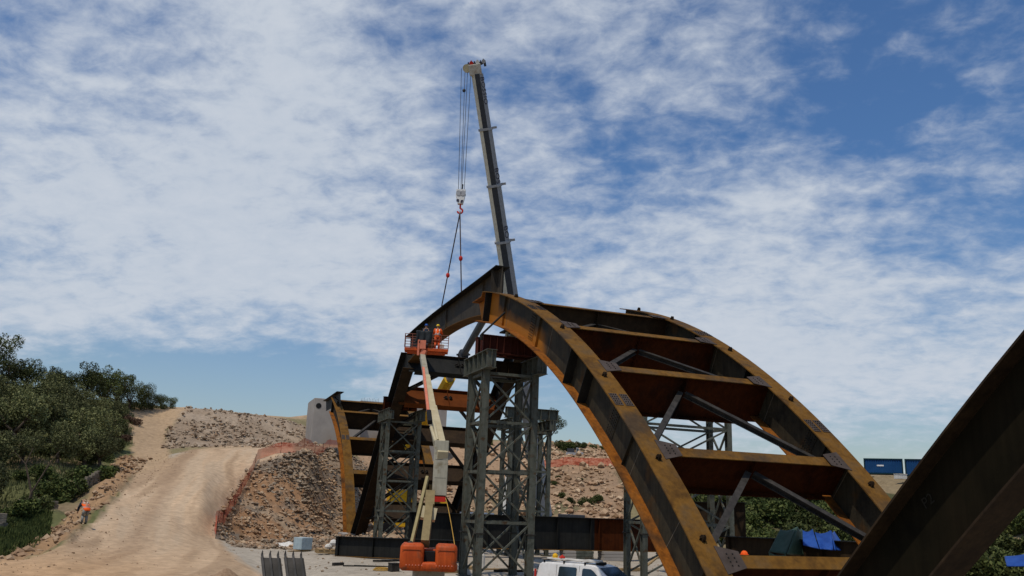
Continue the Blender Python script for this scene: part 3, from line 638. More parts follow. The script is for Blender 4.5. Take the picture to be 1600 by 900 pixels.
# faint chalk mark
def textpart(txt,size,origin,ax,ay,parent,m,name='lettering',ext=.004,spacing=1.):
    cu_=bpy.data.curves.new('t','FONT'); cu_.body=txt; cu_.size=size; cu_.extrude=ext; cu_.align_x='LEFT'; cu_.space_character=spacing
    tmp=bpy.data.objects.new('t',cu_); COL.objects.link(tmp); bpy.context.view_layer.update()
    dg=bpy.context.evaluated_depsgraph_get(); me=bpy.data.meshes.new_from_object(tmp.evaluated_get(dg)); bpy.data.objects.remove(tmp)
    me.name=name; me.materials.clear(); me.materials.append(m)
    ax=np.array(ax,float); ax/=np.linalg.norm(ax); ay=np.array(ay,float); ay-=ax*(ay@ax); ay/=np.linalg.norm(ay); az=np.cross(ax,ay)
    o0=np.array(origin,float)-np.array(topof(parent).location)
    n=len(me.vertices); a=np.zeros(n*3); me.vertices.foreach_get('co',a); a=a.reshape(-1,3)
    a=o0+a[:,:1]*ax+a[:,1:2]*ay+a[:,2:3]*az; me.vertices.foreach_set('co',a.ravel()); me.update()
    o=bpy.data.objects.new(name,me); COL.objects.link(o); o.parent=parent; return o
M_CHALK=flat('chalk',(.020,.018,.013),.95)
q=onx(1446,796,X1-.03); q2=onx(1490,758,X1-.03); textpart('P2',.34,q,q2-q,(0,0,1),ribc,M_CHALK,'chalk_mark',.002)

# concrete footings of the arches
for y,lab in((20.7,'low concrete footing under the near springing of the arches, below the frame'),(84.5,'low concrete footing where the far arch ribs meet')):
    w=MB(); z=gz(X1,y); zz_=z-.2; 
    for x in(X1,X2): w.box((x,y,zz_+.2),(2.2,3.2,1.0))
    w.box(((X1+X2)/2,y,zz_+.05),(X2-X1-2.2,1.6,.6)); tag(part('footing',w,M_CONC,None,loc=(X1,y,zz_),bevel=.03),lab,'footing')

# ------------------------------------------------------------------ lattice towers
def tower(label,xa,xb,ya,yb,z0,z1,bays,caps,legw=.30,panel='X',group='steel lattice towers propping the arches'):
    root=thing('lattice_tower',label,'tower',((xa+xb)/2,(ya+yb)/2,z0),group)
    corners=[(xa,ya),(xb,ya),(xb,yb),(xa,yb)]
    for (x,y) in corners:
        w=MB(); w.ibeam((x,y,z0+.08),(x,y,z1),legw,legw,.03,up=(0,1,0)); lg=part('leg',w,M_GREY,root)
        w=MB(); w.box((x,y,z0+.04),(.6,.6,.08)); part('base_plate',w,M_GREY,lg)
        w=MB(); w.box((x,y,z0+.85*(z1-z0)/bays),(legw+.1,legw+.1,.05)); part('splice_collar',w,M_GALV,lg)
    zs=np.linspace(z0+.25,z1-.15,bays+1)
    for i in range(4):
        (x1_,y1_),(x2_,y2_)=corners[i],corners[(i+1)%4]
        nx,ny=(y2_-y1_),-(x2_-x1_); l=math.hypot(nx,ny); nx/=l; ny/=l; o=.0
        for k in range(bays+1):
            if k in(0,): continue
            w=MB(); w.bar((x1_,y1_,zs[k]),(x2_,y2_,zs[k]),.10,.14); part('strut',w,M_GREY,root)
        for k in range(bays):
            e=.05
            w=MB(); w.bar((x1_+nx*e,y1_+ny*e,zs[k]),(x2_+nx*e,y2_+ny*e,zs[k+1]),.09,.10,up=(nx,ny,0)); part('diagonal',w,M_GREY,root)
            w=MB(); w.bar((x2_-nx*e,y2_-ny*e,zs[k]),(x1_-nx*e,y1_-ny*e,zs[k+1]),.09,.10,up=(nx,ny,0)); part('diagonal',w,M_GREY,root)
    for c in caps:
        kind_=c[0]
        p,q_,w_,h_,m_=c[1:6]
        w=MB(); w.ibeam(p,q_,w_,h_,.03); 
        d=np.array(q_,float)-np.array(p,float); Ln=np.linalg.norm(d); d/=Ln; a=np.cross(d,(0,0,1)); ns=max(2,int(Ln/.7))
        cb=part(kind_,w,m_,root)
        for i in range(ns+1):
            cpt=np.array(p)+d*(Ln*(.03+.94*i/ns)); s=MB(); s.obox(cpt,d*.012,a*(w_/2-.01),(0,0,h_/2-.04)); part('stiffener',s,m_,cb)
    return root
# central tower: leg positions surveyed from the photo
fl=ony(745,898,41.6); fr=ony(826,898,41.6)
xa,xb=fl[0],fr[0]; ya,yb=41.6,43.9
zt=ony(763,590,41.6)[2]
capz=ony(768,562,41.2)[2]
caps=[('cap_beam',(xa,ya-.9,capz),(xa,yb+.9,capz),.55,.95,M_GREY),('cap_beam',(xb+.1,ya-.9,capz-.1),(xb+.1,yb+.9,capz-.1),.55,.95,M_GREY),
      ('cap_beam',(xa+.3,(ya+yb)/2+.5,capz-.1),(xb-.2,(ya+yb)/2+.5,capz-.1),.5,.8,M_BROWN)]
g0=.85
tc_=tower('tallest grey green lattice tower in the centre, left behind the white van',xa,xb,ya,yb,g0,capz-.49,4,caps,.36)
# red spreader beam on top with jack, chocks and prop
rz=capz+.5
rb=thing('spreader_beam','dark red stiffened box girder lying across the top of the central tower','girder',((xa+xb)/2,42.6,rz))
rl=ony(749,525,42.6)[0]; rr=ony(836,540,42.6)[0]; rtop=ony(749,524,42.6)[2]; rh=rtop-rz-.02
for yy in(42.2,43.1):
    w=MB(); w.ibeam((rl,yy,rz+rh/2),(rr,yy,rz+rh/2),.5,rh-.02,.035); bb=part('beam',w,M_REDOX,rb)
    for i in range(9):
        s=MB(); s.box((rl+.04+(rr-rl-.08)*i/8,yy,rz+rh/2),(.02,.46,rh-.1)); part('stiffener',s,M_REDOX,bb)
jk=thing('hydraulic_jack','small pale jack stack between red spreader beam and the rib above it','jack',(X1,42.7,rtop))
w=MB(); w.box((X1,42.6,rtop+.06),(.5,.9,.08)); w.tube((X1-.12,42.5,rtop+.1),(X1-.12,42.5,rtop+.32),.1); w.tube((X1+.18,42.5,rtop+.1),(X1+.18,42.5,rtop+.32),.09); part('cylinder',w,M_CREAM,jk)
w=MB(); w.box((X1,42.7,rtop+.37),(.7,.8,.08)); part('bearing_plate',w,M_DARK,jk)
w=MB(); w.tube(ony(752,523,41.9),ony(789,488,41.9),.055,n=8); w.tube(ony(752,531,41.9),ony(752,523,41.9),.09,n=8)
tag(part('tie_rod',w,M_DARK,None,loc=tuple(ony(752,523,41.9))),'thin dark diagonal rod from the red spreader beam up to the arch rib','rod')
# left tower (far)
def xat(px,py,Y): return float(ony(px,py,Y)[0])
lxa=xat(598,780,70.2); lxb=xat(648,780,70.2); lz=1.0; lzt=ony(600,655,70.2)[2]
caps=[('cap_beam',(lxa,69.2,lzt+.45),(lxa,73.6,lzt+.45),.5,.9,M_GREY),('cap_beam',(lxb,69.2,lzt+.45),(lxb,73.6,lzt+.45),.5,.9,M_GREY),('cap_beam',(lxa-.4,71.0,lzt+1.45),(lxb-.1,71.0,lzt+1.45),.5,1.05,M_RED)]
tower('grey green lattice tower left of the boom lift, under the dark arch half',lxa,lxb,70.2,72.2,lz,lzt,4,caps,.30)
# right tower under the far rib
rxa=xat(1006,800,41.8); rxb=xat(1141,800,41.8); rzt=ony(1100,585,43)[2]
tower('lattice tower seen through the arch cross beams, right of the van',rxa,rxb,41.8,43.7,.9,12.0,4,[('cap_beam',(rxa-.5,42.7,12.4),(rxb+.5,42.7,12.4),.5,.8,M_GREY)],.30)
# tower behind the central one
bxa=xat(797,720,59.2); bxb=xat(857,720,59.2); bzt=ony(860,674,59.2)[2]
caps=[('cap_beam',(bxb,58.4,bzt+.4),(bxb,61.8,bzt+.4),.5,.75,M_GREY),('cap_beam',(bxa,58.4,bzt+.4),(bxa,61.8,bzt+.4),.5,.75,M_GREY),('cap_beam',(bxa-.5,59.3,bzt+1.2),(bxb+.75,59.3,bzt+1.2),.45,.8,M_GREY)]
tower('smaller lattice tower half hidden behind the right side of the central tower',bxa,bxb,59.2,60.9,1.0,bzt,3,caps,.28)

# ------------------------------------------------------------------ girders on the ground
def girder(label,p,q,h,w_,m1,m2=None,split=.62,bays=10,group='girders laid out on the yard',name='steel_girder'):
    p=np.array(p,float); q=np.array(q,float); root=thing(name,label,'girder',p,group)
    d=q-p; Ln=np.linalg.norm(d); d/=Ln; a=np.cross(d,(0,0,1)); a/=np.linalg.norm(a); u_=np.cross(a,d)
    segs=[(0,Ln,m1)] if m2 is None else [(0,Ln*split,m1),(Ln*split,Ln,m2)]
    for s0,s1,mm_ in segs:
        w=MB(); w.obox(p+d*(s0+s1)/2+u_*h/2,d*(s1-s0)/2,a*.015,u_*(h/2-.04)); wb=part('web',w,mm_,root)
        for i in range(int((s1-s0)/2.6)+1):
            t_=s0+.3+i*2.6
            if t_>s1: break
            s=MB(); s.obox(p+d*t_+u_*h/2,d*.012,a*(w_/2-.06),u_*(h/2-.05)); part('stiffener',s,mm_,wb)
    w=MB(); w.obox(p+d*Ln/2+u_*(h-.02),d*Ln/2,a*w_/2,u_*.02); part('top_flange',w,M_DARK,root)
    w=MB(); w.obox(p+d*Ln/2+u_*.02,d*Ln/2,a*w_/2,u_*.02); part('bottom_flange',w,M_FLANGE,root)
    return root
gt=ony(640,797,57)[2]; gb=ony(850,859,57)[2]
girder('long deep girder behind the van, black left part and red right part',(xat(640,800,57),57,gb),(xat(1062,830,57),57,gb),gt-gb-.1,.6,M_DARK,M_RED,split=.66)
gp=at(523,869,58.5); gq=at(722,878,54)
girder('low dark girder lying on the gravel in front of the left tower',gp,gq,1.25,.5,M_DARK)
p_=at(1135,874,47); q_=at(1352,888,43)
girder('dark brown girder under the green and blue tarpaulins',p_,q_,1.15,.5,M_BROWN)
p2_=at(1080,838,56); q2_=at(1166,842,54)
girder('short upright-ended brown girder behind the right lattice tower',p2_,q2_,2.1,.5,M_BROWN)
# support blocks under the long girder
for i,(px,py,w_) in enumerate(((890,872,.9),(912,874,1.4),(960,874,1.9),(1048,882,1.6))):
    c=ony(px,py,56.6); zb_=gz(c[0],c[1]); h_=max(.3,gb-zb_-.004)
    w=MB(); 
    for k_ in range(3): w.box((c[0],56.9,zb_+h_*(k_+.5)/3),(w_-.05*(k_%2),1.0,h_/3-.012))
    tag(part('concrete_block',w,M_CONC if i!=1 else M_GREY,None,loc=(c[0],c[1],zb_),bevel=.02),['narrow grey block stack under the long girder just above the van roof','grey green block stack under the long girder behind the van cab','pale whitish block stack under the red part of the long girder','pale blocks at the right end of the long girder beside the arch rib'][i],'block','blocks carrying the long girder')

# ------------------------------------------------------------------ big mobile crane
head=at(745,112,60.0); foot=at(851,806,76); 
bd=head-foot; BL_=np.linalg.norm(bd); bd/=BL_
tc2=CAM-head; tc2=tc2/np.linalg.norm(tc2)-r0*.03; side=np.cross(bd,tc2); side/=np.linalg.norm(side); face=np.cross(side,bd)
if face@(CAM-foot)<0: face=-face
crane=thing('mobile_crane','tall white telescopic crane behind the long dark girder, holding the hook','crane',(foot[0],foot[1],gz(foot[0],foot[1])))
def par(px,py):   # parameter along the boom for a photo point
    best=min(np.linspace(0,BL_,800),key=lambda t:(proj(foot+bd*t)[0]-px)**2+(proj(foot+bd*t)[1]-py)**2); return best
cuts=[0,par(806,478),par(788,377),par(776,289),par(764,201),BL_-.2]
wid=[1.30,1.16,1.08,1.0,.92]
def hexsec(c,wd):
    a=wd/2
    # flat underside towards the load, slanted cheeks, squarer back
    pr=[(-a*.42,a*1.0),(a*.42,a*1.0),(a*1.0,a*.25),(a*1.0,-a*1.1),(-a*1.0,-a*1.1),(-a*1.0,a*.25)]
    return [c+side*x+face*y for x,y in pr]
for i in range(5):
    w=MB(); A=hexsec(foot+bd*cuts[i],wid[i]); B=hexsec(foot+bd*(cuts[i+1]-(0.01 if i<4 else 0)),wid[i])
    w.v=[tuple(p) for p in A+B]; w.f=[(j,(j+1)%6,6+(j+1)%6,6+j) for j in range(6)]+[(5,4,3,2,1,0),(6,7,8,9,10,11)]
    # sun side put into colour: left cheek lit cream, right cheek shaded grey; under face dark
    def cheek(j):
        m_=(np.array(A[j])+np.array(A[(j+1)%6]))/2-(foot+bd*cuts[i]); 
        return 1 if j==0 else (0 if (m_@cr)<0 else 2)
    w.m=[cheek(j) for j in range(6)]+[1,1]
    sec=part('boom_section',w,[M_BOOMLIT,M_CRDARK,M_BOOMSHADE] if i else [M_CRGREY]*3,crane)
    if i<4:
        w=MB(); c=foot+bd*cuts[i+1]; A=hexsec(c-bd*.14,wid[i]*1.15); B=hexsec(c+bd*.05,wid[i]*1.15)
        w.v=[tuple(p) for p in A+B]; w.f=[(j,(j+1)%6,6+(j+1)%6,6+j) for j in range(6)]+[(5,4,3,2,1,0),(6,7,8,9,10,11)]; w.m=[0]*8
        w.obox(c+side*wid[i]*.70*(1 if side@cr>0 else -1),side*.2,face*.12,bd*.09)
        part('boom_collar',w,M_CRGREY,sec)
    for tt in(.22,.34):
        if i==0: continue
        sg=1 if side@cr>0 else -1
        c=foot+bd*(cuts[i]+(cuts[i+1]-cuts[i])*(1-tt*.9))
# head with sheaves, reaching out to the load side (left in the photo)
hh=MB(); hc=head+bd*.3; lf=-r0-bd*0.0; lf=lf-bd*(lf@bd); lf/=np.linalg.norm(lf); fr_h=np.cross(lf,bd)
hh.obox(hc+lf*.1-bd*.15,lf*.48,fr_h*.4,bd*.42); hh.obox(hc+lf*.55+bd*.05,lf*.28,fr_h*.34,bd*.2)
hd=part('boom_head',hh,M_HEADM,crane,bevel=.05)
for k_ in range(-2,3):
    w=MB(); c=hc+lf*.72+fr_h*k_*.15+bd*.05; w.tube(c-fr_h*.05,c+fr_h*.05,.32,n=18); part('sheave',w,M_CREAM,hd)
for k_ in range(6):
    w=MB(); c=hc+bd*(.30+.08*(k_%2))+lf*(.55-k_*.24); w.tube(c-fr_h*.25,c+fr_h*.28,.12+.04*(k_%2),n=10); w.bar(c,c+bd*.22,.07); part('top_pulley',w,[M_CRDARK,M_REDP,M_CRDARK,M_WHITEG,M_CRDARK,M_CRGREY][k_],hd)
w=MB(); w.bar(hc-lf*.4+bd*.2,hc-lf*.75+bd*.35,.1); w.bar(hc-lf*.72+bd*.0,hc-lf*.72+bd*.45,.14); part('anemometer_bracket',w,M_CRDARK,hd)
# lettering down the right cheek: real surface coordinates
sgn=1 if side@cr>0 else -1
def cheek_frame(i):
    a=wid[i]/2; e0=side*(sgn*a*.42)+face*a*1.0; e1=side*(sgn*a)+face*a*.25; return e0,e1
def letters(txt,i,t_top,size):
    e0,e1=cheek_frame(i); nrm_=np.cross(bd,(e1-e0)); nrm_/=np.linalg.norm(nrm_)
    if nrm_@(CAM-head)<0: nrm_=-nrm_
    acr=(e1-e0)/np.linalg.norm(e1-e0); o=foot+bd*t_top+e0+acr*(np.linalg.norm(e1-e0)*.12)+nrm_*.012
    # text runs downwards; glyph tops point to the right of the picture
    textpart(txt,size,o,-bd,acr,crane,M_TEXT,'lettering',.004,1.05)
letters('BOSSIO',4,par(758,113)-.3,.62)
letters('BOSS',3,par(775,262),.68)
letters('BO',2,par(786,352),.74)
# luffing cylinder
cb0=at(787,806,68.5); cb1=foot+bd*(BL_*.34)+face*.6
mid_=cb0+(cb1-cb0)*.40
w=MB(); w.tube(cb0,mid_,.30,n=16); part('luffing_cylinder',w,M_WHITEG,crane,smooth=False)
w=MB(); w.tube(mid_,cb1,.17,n=12); part('cylinder_rod',w,flat('chrome_rod',(.35,.42,.5),.25,metal=.6),crane)
# carrier and turntable (mostly behind the girder)
gzc=gz(foot[0],foot[1]); fx,fy=foot[0],foot[1]
w=MB(); w.box((fx-1.0,fy,gzc+1.25),(13,2.9,.7)); w.box((fx-6.2,fy,gzc+1.9),(2.2,2.7,1.6)); cr_=part('carrier',w,M_WHITEG,crane,bevel=.05)
w=MB(); w.box((fx+.3,fy+.5,gzc+2.1),(3.6,2.6,.9)); part('turntable',w,M_CRGREY,crane,bevel=.05)
w=MB(); w.box((fx+2.9,fy+.8,gzc+2.2),(1.4,2.8,1.2)); part('counterweight',w,M_CRDARK,crane,bevel=.05)
for i in range(5):
    for sy in(-1.35,1.35):
        w=MB(); x=fx-6+i*2.3; w.tube((x,fy+sy-.2,gzc+.62),(x,fy+sy+.2,gzc+.62),.62,n=20); part('wheel',w,M_BLACK,crane)
for sx in(-3.4,3.8):
    for sy in(-2.6,2.6):
        w=MB(); w.box((fx+sx,fy+sy/2,gzc+1.0),(.35,abs(sy),.3)); w.tube((fx+sx,fy+sy,gzc+.1),(fx+sx,fy+sy,gzc+1.1),.11); w.box((fx+sx,fy+sy,gzc+.06),(.7,.7,.12)); part('outrigger',w,M_WHITEG,crane)
# hoist line outside of boom
w=MB(); a_=head+bd*.4-face*.9; b_=foot+bd*(BL_*.12)-face*1.1; w.tube(a_,b_,.02,n=5); part('back_cable',w,M_ROPE,crane)
# hook block and ropes
hb=at(720,308,58.6)
blk=thing('hook_block','white crane hook block with dark markings hanging high on the hoist ropes','hook block',tuple(hb-np.array([0,0,.8])))
bs=np.array([cr[0],cr[1],0]); bs/=np.linalg.norm(bs); bf_=np.array([-bs[1],bs[0],0])
w=MB(); w.prism([(-.34,.55),(.34,.55),(.30,.0),(.18,-.55),(-.20,-.55),(-.36,.05)],hb-bf_*.18,bs,(0,0,1),bf_*.36); part('cheek_plate',w,M_WHITEG,blk)
for dx in(-.15,.15):
    w=MB(); c=hb+np.array([0,0,.25])+bs*dx; w.tube(c-bf_*.22,c+bf_*.22,.2,n=14); part('sheave',w,M_CRGREY,blk)
for i in range(3):
    w=MB(); c=hb+bs*(.02+.1*i)+np.array([0,0,.26-.03*i])-bf_*.195; w.prism([(-.10,.12),(-.04,.12),(.06,-.12),(.0,-.12)],c,bs,(0,0,1),-bf_*.008); part('marking',w,M_TEXT,blk)
w=MB(); w.prism([(-.3,-.42),(-.1,-.46),(-.1,-.25),(-.28,-.22)],hb-bf_*.2,bs,(0,0,1),-bf_*.006); w.prism([(.0,-.5),(.16,-.5),(.2,-.28),(.04,-.3)],hb-bf_*.2,bs,(0,0,1),-bf_*.006); part('marking',w,M_TEXT,blk)
w=MB(); w.bar(hb+np.array([0,0,.5])+bs*.06,hb+np.array([0,0,1.0])+bs*.1,.09); part('rope_guide',w,M_DARK,blk)
hk=hb-np.array([0,0,.62]); pts=[hk+np.array([0,0,.1]),hk-np.array([0,0,.25])]
for t_ in np.linspace(0,1.45*math.pi,10): pts.append(hk-np.array([0,0,.46])+bs*(.19*math.sin(t_))+np.array([0,0,.19*math.cos(t_)]))
w=MB(); w.path(pts,.065,8); part('hook',w,M_REDP,blk)
shv=hc+lf*.78+bd*.05
for i,(dx,dt) in enumerate(((-.20,-.42),(-.02,-.10),(.05,.12),(.22,.42))):
    w=MB(); top=shv+bs*dt*.9+(-face*.0); 
    w.tube(hb+np.array([0,0,.45])+bs*dx,top,.022,n=5); part('hoist_rope',w,M_ROPE,blk)
w=MB(); q_=hb+(shv-hb)*.82+bs*(-.1); w.sphere(q_,.14); part('limit_weight',w,M_CRDARK,blk)
# slings to the segment
sl_=thing('lifting_slings','pair of chain slings running from the crane hook down to the hanging girder segment','slings',tuple(hk-np.array([0,0,.5])))
hk0=hk-np.array([0,0,.62])
def seg_at(y): return np.array([segx(y),y,np.polyval(ctop,y)])
for y in(60.2,55.8):
    e=seg_at(y); 
    w=MB(); w.tube(hk0,e+np.array([0,0,.1]),.045,n=6); slo=part('sling_leg',w,M_SLING,sl_)
    m_=hk0+(e-hk0)*(.62 if y>58 else .55); w=MB(); w.sphere(m_,.15,sz=1.3); part('shackle',w,M_REDP,slo)
    w=MB(); w.box(tuple(e+np.array([0,0,.08])),(.12,.4,.16)); part('clamp',w,M_DARK,slo)
w=MB(); w.sphere(hk0+np.array([0,0,.05]),.13,sx=.5,sz=1.3); part('master_link',w,M_CRGREY,sl_)

# ------------------------------------------------------------------ second, yellow crane whose grey boom rises behind the rib
yb0=at(640,700,94); yb1=at(757,497,66)
yc=thing('telescopic_crane','yellow based crane behind the arch, its dark grey tube boom slanting up','crane',(yb0[0],yb0[1],gz(yb0[0],yb0[1])))
def onl(px,py):
    ts_=np.linspace(0,1,600); return min(ts_,key=lambda t:(proj(yb0+(yb1-yb0)*t)[0]-px)**2+(proj(yb0+(yb1-yb0)*t)[1]-py)**2)
t1=onl(697,588); t2=onl(722,553)
P_=lambda t: yb0+(yb1-yb0)*t
w=MB(); w.tube(P_(0),P_(t1),.55,n=8); part('lower_boom',w,M_YEL,yc)
w=MB(); w.tube(P_(t1),P_(t2),.36,n=10); part('boom_section',w,M_CRGREY,yc)
w=MB(); w.tube(P_(t2),P_(1),.30,n=10); part('boom_section',w,flat('boom_slate',(.10,.115,.13),.5),yc)
w=MB(); w.tube(P_(t2-.006),P_(t2+.006),.5,n=8); w.bar(P_(t2)-cr*.6,P_(t2)+cr*.6,.14); part('boom_collar',w,M_CRDARK,yc)
zc=gz(yb0[0],yb0[1])
w=MB(); w.box((yb0[0]+1,yb0[1]+.5,zc+1.3),(8,2.7,1.2)); w.box((yb0[0]+3.6,yb0[1]+.3,zc+2.6),(2.0,2.4,1.7)); w.box((yb0[0]-.6,yb0[1]+.4,zc+3.2),(2.4,2.2,2.6)); w.box((yb0[0]+.6,yb0[1]+.4,zc+2.2),(4.8,1.6,.8)); part('carrier',w,M_YEL,yc,bevel=.06)
for i in range(3):
    for sy in(-1.2,1.5):
        w=MB(); x=yb0[0]-2+i*3; w.tube((x,yb0[1]+sy-.2,zc+.65),(x,yb0[1]+sy+.2,zc+.65),.65,n=18); part('wheel',w,M_BLACK,yc)

# ------------------------------------------------------------------ people
def person(label,root_p,yaw,pose,mats,name='person',hairy=False,vest=None,scale=1.0,lean=0.,helmet=None,group=None):
    """one skinned body from named joints (local: x right, y forward, z up)"""
    J=dict(pel=(0,0,.95),chest=(0,.02+lean*.35,1.30),neck=(0,.04+lean*.6,1.50),hd0=(0,.05+lean*.62,1.58),hd1=(0,.07+lean*.66,1.72),
           sl=(-.19,.02+lean*.5,1.42),sr=(.19,.02+lean*.5,1.42),el=(-.27,.0+lean*.5,1.13),er=(.27,.0+lean*.5,1.13),wl=(-.25,.16+lean*.5,.93),wr=(.25,.16+lean*.5,.93),
           hl=(-.10,0,.90),hr=(.10,0,.90),kl=(-.12,.04,.50),kr=(.12,.04,.50),al=(-.13,0,.09),ar=(.13,0,.09),tl=(-.14,.17,.04),tr=(.14,.17,.04))
    J.update(pose)
    R_=dict(pel=.145,chest=.16,neck=.06,hd0=.075,hd1=.085,sl=.075,sr=.075,el=.055,er=.055,wl=.035,wr=.035,hl=.10,hr=.10,kl=.07,kr=.07,al=.05,ar=.05,tl=.035,tr=.035)
    E=[('pel','chest'),('chest','neck'),('neck','hd0'),('hd0','hd1'),('chest','sl'),('sl','el'),('el','wl'),('chest','sr'),('sr','er'),('er','wr'),('pel','hl'),('hl','kl'),('kl','al'),('al','tl'),('pel','hr'),('hr','kr'),('kr','ar'),('ar','tr')]
    ks=list(J); vs=[J[k_] for k_ in ks]; rr_=[R_[k_] for k_ in ks]; es=[(ks.index(a),ks.index(b)) for a,b in E]
    # five fingers per hand
    for sd,wn,en in((-1,'wl','el'),(1,'wr','er')):
        wv=np.array(J[wn]); ev=np.array(J[en]); d=(wv-ev); d/=np.linalg.norm(d)
        palm=wv+d*.075; vs.append(tuple(palm)); rr_.append(.032); pi=len(vs)-1; es.append((ks.index(wn),pi))
        lat=np.cross(d,(0,0,1)); lat/=max(1e-6,np.linalg.norm(lat)); dn=np.array([0,0,-1.])
        for k_ in range(4):
            o=palm+lat*(k_-1.5)*.021; ln=[.06,.07,.066,.05][k_]
            vs.append(tuple(o+d*ln*.6)); rr_.append(.0095); vs.append(tuple(o+d*ln+dn*.02)); rr_.append(.008); es+= [(pi,len(vs)-2),(len(vs)-2,len(vs)-1)]
        o=wv+d*.03-lat*.04*sd; vs.append(tuple(o+d*.02)); rr_.append(.011); vs.append(tuple(o+d*.055)); rr_.append(.009); es+=[(pi,len(vs)-2),(len(vs)-2,len(vs)-1)]
    root=thing(name,label,'person',root_p,group); root.rotation_euler=(0,0,yaw); root.scale=(scale,)*3
    me=bpy.data.meshes.new('body'); me.from_pydata(vs,es,[]); me.materials.append(mats[0]); b=bpy.data.objects.new('body',me); COL.objects.link(b); b.parent=root
    sk=b.modifiers.new('s','SKIN'); 
    if not me.skin_vertices: 
        bmx=bmesh.new(); bmx.from_mesh(me); bmx.verts.layers.skin.verify(); bmx.to_mesh(me); bmx.free()
    for i,r in enumerate(rr_): me.skin_vertices[0].data[i].radius=(r,r)
    me.skin_vertices[0].data[0].use_root=True
    ss=b.modifiers.new('u','SUBSURF'); ss.levels=1; ss.render_levels=1
    def loc_part(nm,mb,m,smooth=True):
        o=bpy.data.objects.new(nm,mb.mesh(nm,m,(0,0,0),smooth)); COL.objects.link(o); o.parent=root; return o
    def loft(rings,n=12):
        w=MB(); vv=[];ff=[]
        for (c,rx,ry) in rings:
            for t in range(n): a=2*math.pi*t/n; vv.append((c[0]+rx*math.cos(a),c[1]+ry*math.sin(a),c[2]))
        for j in range(len(rings)-1):
            for t in range(n): ff.append((j*n+t,j*n+(t+1)%n,(j+1)*n+(t+1)%n,(j+1)*n+t))
        w.add(vv,ff); return w
    cj=np.array(J['chest']); pj=np.array(J['pel']); nj=np.array(J['neck'])
    tor=[(pj+np.array([0,0,-.10]),.19,.15),(pj,.19,.15),(pj*.5+cj*.5,.185,.145),(cj,.215,.155),(cj*.35+nj*.65,.20,.12),(nj+np.array([0,0,-.01]),.085,.08)]
    jk=loc_part('jacket',loft(tor),mats[1])
    for a,bn,c in(('sl','el','wl'),('sr','er','wr')):
        w=MB(); w.tube(J[a],J[bn],.085,.068,10); w.tube(J[bn],tuple(np.array(J[bn])*.12+np.array(J[c])*.88),.066,.05,10); w.sphere(J[a],.088); w.sphere(J[bn],.068); loc_part('sleeve',w,mats[2])
    for a,bn,c in(('hl','kl','al'),('hr','kr','ar')):
        w=MB(); w.tube(J[a],J[bn],.115,.085,10); w.tube(J[bn],J[c],.083,.068,10); w.sphere(J[bn],.085); loc_part('trouser_leg',w,mats[3])
    for a,bn in(('al','tl'),('ar','tr')):
        w=MB(); c=(np.array(J[a])+np.array(J[bn]))/2; w.sphere((c[0],c[1],max(.05,c[2]-.0)),.1,sx=.5,sy=1.35,sz=.55); loc_part('boot',w,M_BLACK)
    hv=np.array(J['hd1']); h0=np.array(J['hd0'])
    w=MB(); w.sphere((hv+h0)/2+np.array([0,.015,0]),.105,sx=.78,sy=.92,sz=1.15,nu=14,nv=10); hd_=loc_part('face',w,M_SKIN)
    w=MB(); c=(hv+h0)/2+np.array([0,.11,0]); w.tube(c+np.array([0,0,.02]),c+np.array([0,.025,-.02]),.012,.018,6); part_n=loc_part('nose',w,M_SKIN)
    w=MB(); 
    for s_ in(-1,1): w.sphere((c[0]+s_*.032,c[1]-.008,c[2]+.025),.010)
    loc_part('eyes',w,M_BLACK); w=MB(); w.box((c[0],c[1]-.006,c[2]-.05),(.045,.01,.008)); loc_part('mouth',w,M_REDP)
    if helmet:
        w=MB(); w.sphere(hv+np.array([0,.0,-.01]),.135,sx=.92,sy=1.08,sz=.95,nu=16,nv=6,lo=0); w.tube(hv+np.array([0,.0,-.02]),hv+np.array([0,.0,-.005]),.15,.14,16); w.box(tuple(hv+np.array([0,.15,-.008])),(.16,.09,.012)); loc_part('helmet',w,helmet)
    else:
        w=MB(); w.sphere(hv+np.array([0,-.02,-.02]),.108,sx=.88,sy=1.0,sz=.9,nu=14,nv=6,lo=-25); loc_part('hair',w,M_BLACK)
    if vest:
        rg=[(pj+np.array([0,0,-.03]),.205,.165),(pj*.5+cj*.5,.20,.16),(cj,.232,.172),(cj*.35+nj*.65,.212,.135)]
        v=loc_part('vest',loft(rg),vest)
        w=loft([(pj*.6+cj*.4+np.array([0,0,-.03]),.208,.168),(pj*.6+cj*.4+np.array([0,0,.03]),.208,.168)]); loc_part('reflective_band',w,M_STRIPE)
        for s_ in(-1,1):
            w=MB(); 
            for sy in(-1,1): w.bar((cj[0]+s_*.10,cj[1]+sy*.172,pj[2]+.05),(nj[0]+s_*.11,(nj[1]*.65+cj[1]*.35)+sy*.135,cj[2]+.13),.05,.012,up=(0,1,0))
            loc_part('reflective_band',w,M_STRIPE)
    return root

